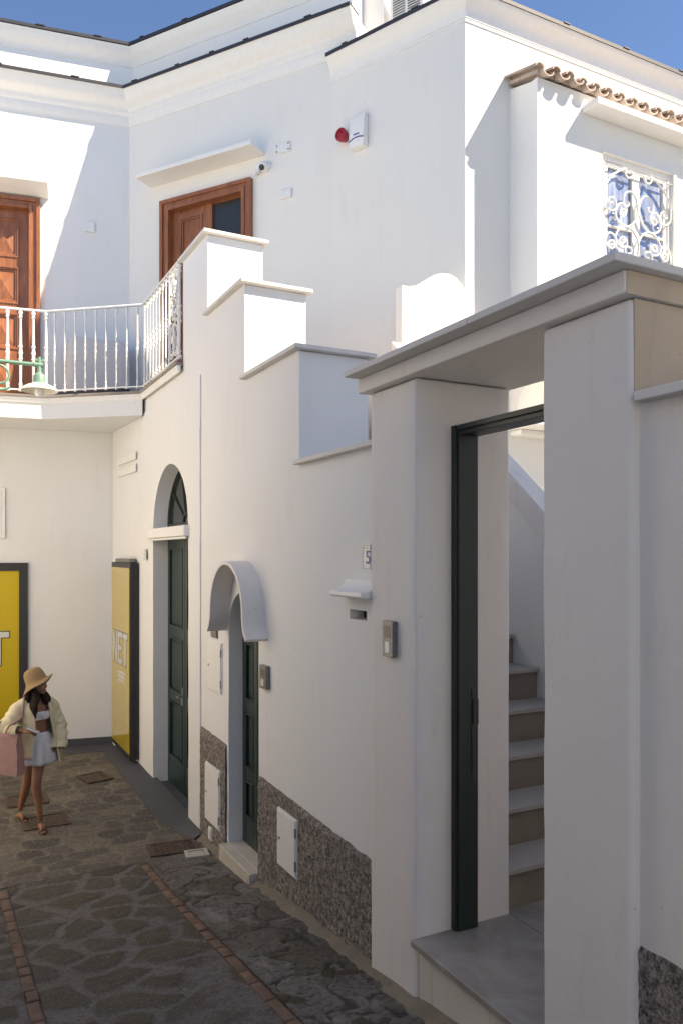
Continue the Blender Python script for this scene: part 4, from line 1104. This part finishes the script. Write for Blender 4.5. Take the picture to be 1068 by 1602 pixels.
MW = Matrix(((Rv.x*PS, Dv.x*PS, 0, P0.x), (Rv.y*PS, Dv.y*PS, 0, P0.y), (0, 0, PS, P0.z), (0, 0, 0, 1)))
woman = thing('person', 'person in straw hat, open yellow shirt and white shorts walking with a phone', 'person', P0)
V3 = lambda *a: Vector(a)
nf = V3(.5, -.866, 0); rb = V3(-.866, -.5, 0)
def skin_mesh(pts, edges, radii, root=0, sub=2):
    me = bpy.data.meshes.new('tmp'); me.from_pydata(pts, edges, [])
    ob = bpy.data.objects.new('tmp', me); COL.objects.link(ob)
    ob.modifiers.new('s', 'SKIN'); sd_ = me.skin_vertices[0].data
    for i, r in enumerate(radii):
        sd_[i].radius = (r, r) if not isinstance(r, tuple) else r; sd_[i].use_root = (i == root)
    m2 = ob.modifiers.new('u', 'SUBSURF'); m2.levels = sub
    out = eval_mesh(ob); bpy.data.objects.remove(ob); return out
def chain(pts, radii, sub=2):
    return skin_mesh([tuple(p) for p in pts], [(i, i+1) for i in range(len(pts)-1)], radii, 0, sub)
def ell(c, ax, r, n=14, m=20):
    """ellipsoid: centre, 3 axes, radii"""
    b = MB(); rings = []
    for i in range(1, n):
        t = math.pi*i/n
        rings.append([c+ax[0]*(r[0]*math.sin(t)*math.cos(2*math.pi*k/m))+ax[1]*(r[1]*math.sin(t)*math.sin(2*math.pi*k/m))+ax[2]*(r[2]*math.cos(t)) for k in range(m)])
    b.loft(rings, True, True); return b
parts = []
def add_mb(b):
    me = bpy.data.meshes.new('tmp'); me.from_pydata([tuple(v) for v in b.v], [], b.f); parts.append(me)
tc = [(-.03,.10),( -.03,.10),(-.03,.10),(-.035,.095),(-.045,.09),(-.05,.09),(-.055,.09),(-.055,.09),(-.055,.085),(-.05,.075)]
tz = [(.82,.135,.095),(.90,.160,.112),(.97,.135,.095),(1.04,.112,.082),(1.14,.122,.092),(1.22,.138,.100),(1.30,.148,.088),(1.35,.115,.068),(1.39,.055,.052),(1.46,.046,.050)]
def tring(i, k=1.0, n=28):
    z, a, bb = tz[i]; c = V3(tc[i][0], tc[i][1], z)
    return [c+rb*(a*k*math.cos(t))+nf*(bb*k*math.sin(t)) for t in [2*math.pi*q/n for q in range(n)]]
b = MB(); b.loft([tring(i) for i in range(len(tz))], True, True); add_mb(b)
cc = V3(-.055, .09, 1.215)
for s in (1, -1): add_mb(ell(cc+rb*(.062*s)+nf*.07, (rb, nf, V3(0, 0, 1)), (.056, .052, .054)))
shR, shL = V3(-.185, .02, 1.325), V3(.08, .165, 1.325)
elR, wrR = V3(-.345, -.01, 1.10), V3(-.165, -.15, 1.095)
elL, wrL = V3(.165, .20, 1.09), V3(.135, .10, .88)
parts.append(chain([V3(-.07, .085, 1.31), shR, shR.lerp(elR, .5), elR, elR.lerp(wrR, .3), wrR], [.05, .05, .042, .036, .037, .024]))
parts.append(chain([V3(-.02, .1, 1.31), shL, shL.lerp(elL, .5), elL, elL.lerp(wrL, .3), wrL], [.05, .05, .042, .036, .037, .024]))
def hand(w, d, up, side, curl):
    """palm and five fingers; d = pointing direction, up = back of the hand, side = thumb side"""
    d.normalize(); up = (up-d*up.dot(d)).normalized(); sd = side.normalized()
    b = ell(w+d*.045, (sd, up, d), (.036, .015, .052), 10, 14); add_mb(b)
    for k, (o, ln) in enumerate(((.024, .070), (.008, .078), (-.009, .073), (-.025, .058))):
        p = w+d*.075+sd*o; c1 = d.copy(); pts = [p-d*.03, p]
        for j in range(3):
            c1 = (c1*math.cos(curl)-up*math.sin(curl)); c1.normalize(); up2 = up
            p = p+c1*ln*(.42, .33, .25)[j]; pts.append(p)
        parts.append(chain(pts, [.009, .0092, .0085, .008, .0065], 1))
    p = w+d*.02+sd*.03; pts = [w+d*.01+sd*.012, p, p+d*.022+sd*.018-up*.006, p+d*.048+sd*.022-up*.014]
    parts.append(chain(pts, [.011, .011, .0095, .008], 1))
hand(wrR, V3(.93, -.25, -.10), V3(.1, -.45, .85), V3(.2, .85, .45), .45)
hand(wrL, V3(-.12, -.30, -.95), V3(.75, -.5, .1), V3(-.4, -.85, .2), .35)
# legs
hipF, knF, anF = V3(.005, .105, .86), V3(-.045, .015, .50), V3(.0, .055, .085)
hipB, knB, anB = V3(-.095, .12, .86), V3(-.135, .27, .445), V3(-.215, .47, .095)
def leg(hp, kn, an, toe):
    ca = kn.lerp(an, .3); ca = ca+(V3(0, .022, 0))
    parts.append(chain([hp, hp.lerp(kn, .4), kn, ca, kn.lerp(an, .75), an], [.082, .073, .051, .050, .033, .029]))
    f = (toe-an); f.z = 0; fl_ = f.length; f.normalize(); heel = V3(an.x, an.y, 0)-f*.045
    ball = V3(toe.x, toe.y, 0)-f*.05
    parts.append(chain([heel+V3(0, 0, an.z-.062), V3(an.x, an.y, an.z-.045)+f*.02, (V3(an.x, an.y, an.z)).lerp(V3(ball.x, ball.y, toe.z+.02), .6), V3(ball.x, ball.y, toe.z+.012)], [.028, .036, .032, (.034, .022)]))
    sdv = V3(-f.y, f.x, 0)
    for o, l, r in ((-.026, .045, .010), (-.012, .052, .009), (.001, .050, .009), (.014, .044, .0085), (.027, .034, .008)):
        o2 = o*(1 if True else -1); p = V3(ball.x, ball.y, toe.z+.006)+sdv*o2
        parts.append(chain([p-f*.02, p+f*l*.5, p+f*l], [r*1.2, r, r*.8], 1))
toeF, toeB = V3(.035, -.115, .006), V3(-.145, .335, .006)
leg(hipF, knF, anF, toeF); leg(hipB, knB, anB, toeB)
# head turned to the right of the picture
hd = V3(.86, -.50, -.06).normalized(); hs = V3(0, 0, 1).cross(hd).normalized(); hu = hd.cross(hs)
hc = V3(-.030, .05, 1.545); AX = (hs, hd, hu)
def H(s, f, u): return hc+hs*s+hd*f+hu*u
add_mb(ell(H(0, -.005, .02), AX, (.074, .092, .098), 18, 24)); add_mb(ell(H(0, .032, -.045), AX, (.054, .056, .062)))
add_mb(ell(H(0, .066, -.090), AX, (.022, .022, .020))); add_mb(ell(H(0, .094, -.022), AX, (.011, .018, .020))); add_mb(ell(H(0, .088, .002), AX, (.008, .012, .026)))
add_mb(ell(H(0, .083, -.058), AX, (.021, .010, .006))); add_mb(ell(H(0, .081, -.069), AX, (.019, .010, .007))); add_mb(ell(H(0, .078, .022), AX, (.045, .012, .010)))
for s in (1, -1): add_mb(ell(H(.074*s, -.012, -.012), AX, (.010, .018, .030)))
bm = bmesh.new()
for me in parts: bm.from_mesh(me)
me = bpy.data.meshes.new('tmp'); bm.to_mesh(me); bm.free()
ob = bpy.data.objects.new('tmp', me); COL.objects.link(ob)
rm = ob.modifiers.new('r', 'REMESH'); rm.mode = 'VOXEL'; rm.voxel_size = .0055
sm = ob.modifiers.new('s', 'SMOOTH'); sm.factor = .5; sm.iterations = 4
body = eval_mesh(ob); bpy.data.objects.remove(ob)
body.transform(MW); body.materials.clear(); finish(body, 180); link('body', body, M['skin'], woman)
def wb(b, name, mat, parent=woman, solid=0, sub=0, sharp=180, bevel=0):
    b.v = [MW @ v for v in b.v]; o = b.build(name, mat, parent, sharp=sharp, bevel=bevel)
    if solid: q = o.modifiers.new('t', 'SOLIDIFY'); q.thickness = solid; q.offset = 0
    if sub: q = o.modifiers.new('u', 'SUBSURF'); q.levels = sub; q.render_levels = sub
    return o
# eyes, brows, lips
for s in (1, -1):
    wb(ell(H(.031*s, .076, .004), AX, (.012, .008, .006), 8, 10), 'eye', M['black'])
wb(ell(H(0, .0905, -.063), AX, (.018, .005, .009), 8, 12), 'lips', simple('lips', (.30, .07, .06), .4))
# hair: cap and long locks
b = MB(); rings = []
for i in range(12):
    t = i/11; u = .10-.24*t; rr = math.sqrt(max(0, 1-((u-.0)/.125)**2)) if u > 0 else 1-.12*(-u/.14)
    ring = []
    for k in range(17):
        a = math.pi*(-.02+1.04*k/16)
        ring.append(H(.088*rr*math.cos(a), -.012-.108*rr*math.sin(a)+.02, u))
    rings.append(ring)
b.loft(rings, False); wb(b, 'hair', M['hair'], solid=.012)
b = MB()
def lock(pts, r):
    P = [V3(*p) for p in pts]; Q = []
    for i in range(len(P)-1):
        for k in range(5):
            t = k/5; p0 = P[max(i-1, 0)]; p1 = P[i]; p2 = P[i+1]; p3 = P[min(i+2, len(P)-1)]
            Q.append(.5*((2*p1)+(p2-p0)*t+(2*p0-5*p1+4*p2-p3)*t*t+(3*p1-p0-3*p2+p3)*t**3))
    Q.append(P[-1]); m = len(Q)
    b.tube(Q, [r*(.75+.5*math.sin(math.pi*min(1, .15+.75*k/m)))*(1 if k < m*.8 else max(.12, (m-k)/(m*.2))) for k in range(m)], 8)
for i in range(16):
    j = lambda s: random.uniform(-s, s)
    q = i/15; s0 = .075*math.cos(math.pi*q); f0 = -.01-.085*math.sin(math.pi*q)
    a = H(s0, f0, -.03); e0 = a+V3(j(.02)-.02, j(.02), -.12)
    lock([tuple(H(s0, f0, .03)), tuple(a), (e0.x, e0.y+.01, e0.z), (e0.x-.02+j(.03), e0.y+j(.03)+.01, e0.z-.08+j(.03))], .020)
for dx, dy, l in ((-.075, -.075, .17), (-.06, -.085, .20), (-.085, -.06, .14), (-.05, -.085, .15)):      # locks in front of the shoulder (image left)
    lock([tuple(H(-.07, .0, .0)), tuple(H(-.075, .01, -.06)), (dx+.02, dy+.05, 1.40), (dx, dy+.015, 1.33), (dx+.012, dy, 1.40-l)], .020)
for dx, dy, l in ((.055, .06, .11), (.075, .09, .09), (.04, .05, .08)):
    lock([tuple(H(.06, -.02, -.0)), tuple(H(.075, -.01, -.07)), (dx-.01, dy, 1.40), (dx+.01, dy-.01, 1.42-l)], .022)
wb(b, 'locks', M['hair'])
# hat
tl = R(24); hax = V3(-math.sin(tl), .10, math.cos(tl)).normalized(); hx = V3(math.cos(tl), 0, math.sin(tl)); hx = (hx-hax*hx.dot(hax)).normalized(); hyv = hax.cross(hx)
ho = H(-.0, -.012, .020)
b = MB(); rings = []; nh = 48
for (r, z, fl) in ((.001, .150, 0), (.035, .149, 0), (.066, .140, 0), (.088, .118, 0), (.099, .085, 0), (.105, .045, 0), (.109, .010, 0), (.122, -.010, .2), (.142, -.026, .5), (.162, -.040, .8), (.174, -.046, 1), (.172, -.052, 1), (.155, -.044, .7), (.125, -.022, .2), (.104, .0, 0), (.100, .045, 0), (.092, .10, 0)):
    ring = []
    for k in range(nh):
        a = 2*math.pi*k/nh
        up = fl*(.050*max(0, math.cos(a+.25))**2+.012*math.sin(3*a+1)-.015*max(0, -math.cos(a)))
        rr = r*(1+.02*math.sin(2*a+.6)*(1 if z > .02 else .5))
        ring.append(ho+hx*(rr*math.cos(a))+hyv*(rr*math.sin(a))+hax*(z+up))
    rings.append(ring)
b.loft(rings, True, False); wb(b, 'straw_hat', M['straw'])
# bandeau top
b = MB(); rings = []
for z, k in ((1.172, 1.02), (1.185, 1.05), (1.215, 1.06), (1.245, 1.05), (1.258, 1.02)):
    ring = []
    for q in range(40):
        t = 2*math.pi*q/40; c = math.cos(t); s = math.sin(t)
        bulge = .032*max(0, s)**2*(abs(c)*2.2 if abs(c) < .45 else 1)*(1-abs(z-1.215)*6)
        ring.append(V3(-.05, .09, z)+rb*(.139*k*c)+nf*((.102*k)*s+bulge+ (.012 if s > 0 else 0)))
    rings.append(ring)
b.loft(rings); wb(b, 'bandeau_top', M['linen'], solid=.006)
b = MB(); b.lathe([(.001, -.02), (.016, -.012), (.018, .0), (.014, .015), (.001, .02)], 10, Matrix.Translation(V3(-.05, .09, 1.212)+nf*.122)); wb(b, 'bow', M['linen'])
# necklace
b = MB(); pts = [V3(-.052, .082, 1.385-.075*max(0, math.sin(t)))+rb*(.066*math.cos(t))+nf*(.062*math.sin(t)+.018*max(0, math.sin(t))) for t in [2*math.pi*q/40 for q in range(41)]]
b.tube(pts, .003, 5); wb(b, 'necklace', simple('gold', (.5, .34, .12), .3, .9))
# shorts
b = MB(); rings = []
for i, (z, a, d) in enumerate(((1.03, .122, .094), (1.005, .128, .100), (1.0, .134, .106), (.95, .152, .122), (.90, .168, .136), (.84, .178, .148), (.78, .186, .158), (.72, .192, .165), (.695, .194, .168))):
    ring = []
    for q in range(56):
        t = 2*math.pi*q/56; fold = 1+(.034*math.sin(11*t+i*.25)+.03*math.sin(5*t+1))*min(1, max(0, i-2)/4)-.26*max(0, (i-3)/5)*(math.exp(-((t-1.62)/.2)**2)+math.exp(-((t-4.71)/.2)**2))
        ring.append(V3(-.035+.002*i, .10+.004*i, z+.006*math.sin(3*t)*(i > 6))+rb*(a*fold*math.cos(t))+nf*(d*fold*math.sin(t)))
    rings.append(ring)
b.loft(rings); wb(b, 'shorts', M['linen'], solid=.005)
# open shirt: back and two front panels as one sheet, then sleeves and collar
b = MB(); rings = []; nq = 64
lv = [(1.375, .075, .065, 58), (1.36, .13, .085, 50), (1.335, .180, .105, 44), (1.28, .195, .135, 38), (1.24, .192, .143, 37), (1.20, .19, .15, 36), (1.15, .19, .152, 38), (1.10, .19, .155, 40), (1.05, .197, .16, 42), (1.0, .205, .165, 44), (.95, .212, .17, 46), (.90, .22, .178, 48), (.85, .225, .184, 49), (.80, .23, .19, 50), (.74, .235, .195, 52)]
for i, (z, a, d, gap) in enumerate(lv):
    ring = []
    for q in range(nq+1):
        g0 = R(90+gap*.62); g1 = R(90+360-gap*1.05)       # image-left edge closer to the middle than the image-right one
        t = g0+(g1-g0)*q/nq
        # t measured from rb towards nf; the left panel starts at her right
        w = min(1, i/9); fold = 1+w*(.05*math.sin(8*t+.5+z*3)+.05*noise.noise((math.cos(t)*3, math.sin(t)*3, z*4)))+.035*noise.noise((math.cos(t)*7, math.sin(t)*7, z*12))
        hem = 0
        if i >= 9:
            dl = min(q, nq-q)/nq; hem = (i-8)/6*(.05*math.exp(-((q/nq)/.10)**2)*-1.0+.045*math.exp(-((1-q/nq)/.18)**2))
        fl_r = w*.05*math.exp(-((1-q/nq)/.15)**2)
        p = V3(-.052+.0026*i, .095+.002*i, z+hem)+rb*(a*fold*math.cos(t))*(1)+nf*(d*fold*math.sin(t))+V3(fl_r, -fl_r*.3, 0)
        ring.append(p)
    rings.append(ring)
b.loft(rings, False); wb(b, 'shirt', M['shirt'], solid=.006, sub=1)
def sleeve(pts, radii, name):
    P = [V3(*p) for p in pts]; Q = []; RR = []
    for i in range(len(P)-1):
        for k in range(7):
            t = k/7; p0 = P[max(i-1, 0)]; p1 = P[i]; p2 = P[i+1]; p3 = P[min(i+2, len(P)-1)]
            Q.append(.5*((2*p1)+(p2-p0)*t+(2*p0-5*p1+4*p2-p3)*t*t+(3*p1-p0-3*p2+p3)*t**3)); RR.append(radii[i]*(1-t)+radii[i+1]*t)
    Q.append(P[-1]); RR.append(radii[-1])
    b = MB(); up = None; n = 22; rings = []
    for i, p in enumerate(Q):
        t = (Q[min(i+1, len(Q)-1)]-Q[max(i-1, 0)]).normalized()
        up = V3(0, 0, 1) if up is None else up
        up = (up-t*up.dot(t)); up = up.normalized() if up.length > .05 else t.orthogonal().normalized(); w = t.cross(up); ring = []
        for k in range(n):
            a = 2*math.pi*k/n; f = 1+.17*noise.noise((math.cos(a)*2+i*.25, math.sin(a)*2, i*.42))+.07*math.sin(i*1.35+2.5*math.cos(a))
            ring.append(p+(up*math.cos(a)+w*math.sin(a))*RR[i]*f)
        rings.append(ring)
    b.loft(rings); return wb(b, name, M['shirt'], solid=.006)
sleeve([(-.12, .06, 1.335), (-.20, .02, 1.31), (-.275, .0, 1.205), (-.345, -.015, 1.10), (-.29, -.065, 1.085), (-.205, -.125, 1.09)], [.055, .072, .076, .074, .070, .064], 'sleeve')
sleeve([(.03, .14, 1.335), (.09, .17, 1.30), (.135, .195, 1.19), (.175, .20, 1.08), (.185, .16, .97), (.175, .10, .83)], [.055, .072, .076, .078, .080, .084], 'sleeve')
b = MB(); rings = []
for rr, z in ((.058, 1.385), (.066, 1.412), (.085, 1.402), (.108, 1.365)):
    rings.append([V3(-.053, .09, z-.03*max(0, math.sin(t))*(rr > .08))+rb*(rr*1.05*math.cos(t))+nf*(rr*math.sin(t)) for t in [R(150)+(R(395)-R(150))*q/30 for q in range(31)]])
b.loft(rings, False); wb(b, 'collar', M['shirt'], solid=.006)
# sandals
for an, toe in ((anF, toeF), (anB, toeB)):
    f = (toe-an); f.z = 0; f.normalize(); s = V3(-f.y, f.x, 0); c = V3(an.x, an.y, 0)+f*.03; b = MB(); outl = []
    for q in range(24):
        t = 2*math.pi*q/24; outl.append(c+f*(.035+.122*math.cos(t))+s*((.037+.008*math.cos(t))*math.sin(t)))
    b.prism([(p.x, p.y) for p in outl], -.012, .006)
    m = V3(toe.x, toe.y, .0)-f*.035
    b.tube([m+s*.038+V3(0, 0, .005), m+s*.02+V3(0, 0, .036), m+V3(0, 0, .040), m-s*.02+V3(0, 0, .036), m-s*.038+V3(0, 0, .005)], .007, 6)
    b.tube([m-f*.0+V3(0, 0, .04), V3(an.x, an.y, .075)+f*.045], .006, 6)
    wb(b, 'sandal', simple('brown_leather', (.09, .035, .022), .5))
# phone
pc = wrR+V3(.075, -.035, .018); ph_d = V3(.85, -.35, -.36).normalized(); ph_s = V3(.35, .92, 0).normalized(); ph_s = (ph_s-ph_d*ph_s.dot(ph_d)).normalized(); ph_n = ph_d.cross(ph_s)
if ph_n.z < 0: ph_n = -ph_n
MP = Matrix(((ph_d.x, ph_s.x, ph_n.x, pc.x), (ph_d.y, ph_s.y, ph_n.y, pc.y), (ph_d.z, ph_s.z, ph_n.z, pc.z), (0, 0, 0, 1)))
wc = MW @ pc
ph = thing('phone', 'pale phone held in the right hand of the walking woman', 'phone', wc)
b = MB().box(-.045, .085, -.034, .034, -.004, .004, MP); wb(b, 'case', simple('silver_case', (.62, .62, .64), .3), ph, bevel=.003, sharp=35)
b = MB().box(-.041, .081, -.030, .030, .0042, .0048, MP); wb(b, 'screen', simple('phone_screen', (.45, .46, .5), .08), ph, sharp=35)
# tote bag
bc = V3(-.40, -.10, .90); wdt, hgt, dep = .23, .40, .155
bx_ = V3(.93, -.36, -.13).normalized(); by_ = V3(.50, .86, 0).normalized()
bag = thing('tote_bag', 'dusty pink tote bag hanging from the shoulder of the walking woman', 'bag', MW @ (bc-V3(0, 0, hgt/2)))
b = MB(); rings = []
for i in range(9):
    t = i/8; z = -hgt/2+hgt*t; k = 1.0-.06*t; dk = 1-.35*t; ring = []
    per = [(-1, -1), (-.5, -1.02), (0, -1.04), (.5, -1.02), (1, -1), (1.02-.16*t, 0), (1, 1), (.5, 1.02), (0, 1.04), (-.5, 1.02), (-1, 1), (-1.02+.16*t, 0)]
    for u, v in per:
        wr_ = .018*noise.noise((u*2.2, v*2.2, z*8))
        ring.append(bc+bx_*(wdt*k*u+wr_)+by_*(dep/2*dk*v+wr_)+V3(0, 0, z+.045*(-u)*(.0)-.012*abs(u)*(t < .1)))
    rings.append(ring)
b.loft(rings, True, False); b.f.append(list(range(11, -1, -1))); wb(b, 'bag_body', M['bagm'], bag, solid=.004, sharp=50)
for v in (-1, 1):
    p = [bc+bx_*.09+by_*(dep/2*.66*v)+V3(0, 0, hgt/2-.06), bc+bx_*.10+by_*(dep/2*.5*v)+V3(.02, .02, hgt/2+.06), V3(-.19, -.045+.03*v, 1.22), V3(-.165, .0+.02*v, 1.385), V3(-.165, .07, 1.392), V3(-.20, .12, 1.25), bc+bx_*-.02+by_*(dep/2*v)+V3(0, .05, hgt/2+.05), bc-bx_*.09+by_*(dep/2*.66*v)+V3(0, 0, hgt/2-.06)]
    b = MB(); Q = []
    for i in range(len(p)-1):
        for k in range(6):
            t = k/6; p0 = p[max(i-1, 0)]; p1 = p[i]; p2 = p[i+1]; p3 = p[min(i+2, len(p)-1)]
            Q.append(.5*((2*p1)+(p2-p0)*t+(2*p0-5*p1+4*p2-p3)*t*t+(3*p1-p0-3*p2+p3)*t**3))
    Q.append(p[-1]); b.tube(Q, .011, 6); wb(b, 'strap', M['bagm'], bag)
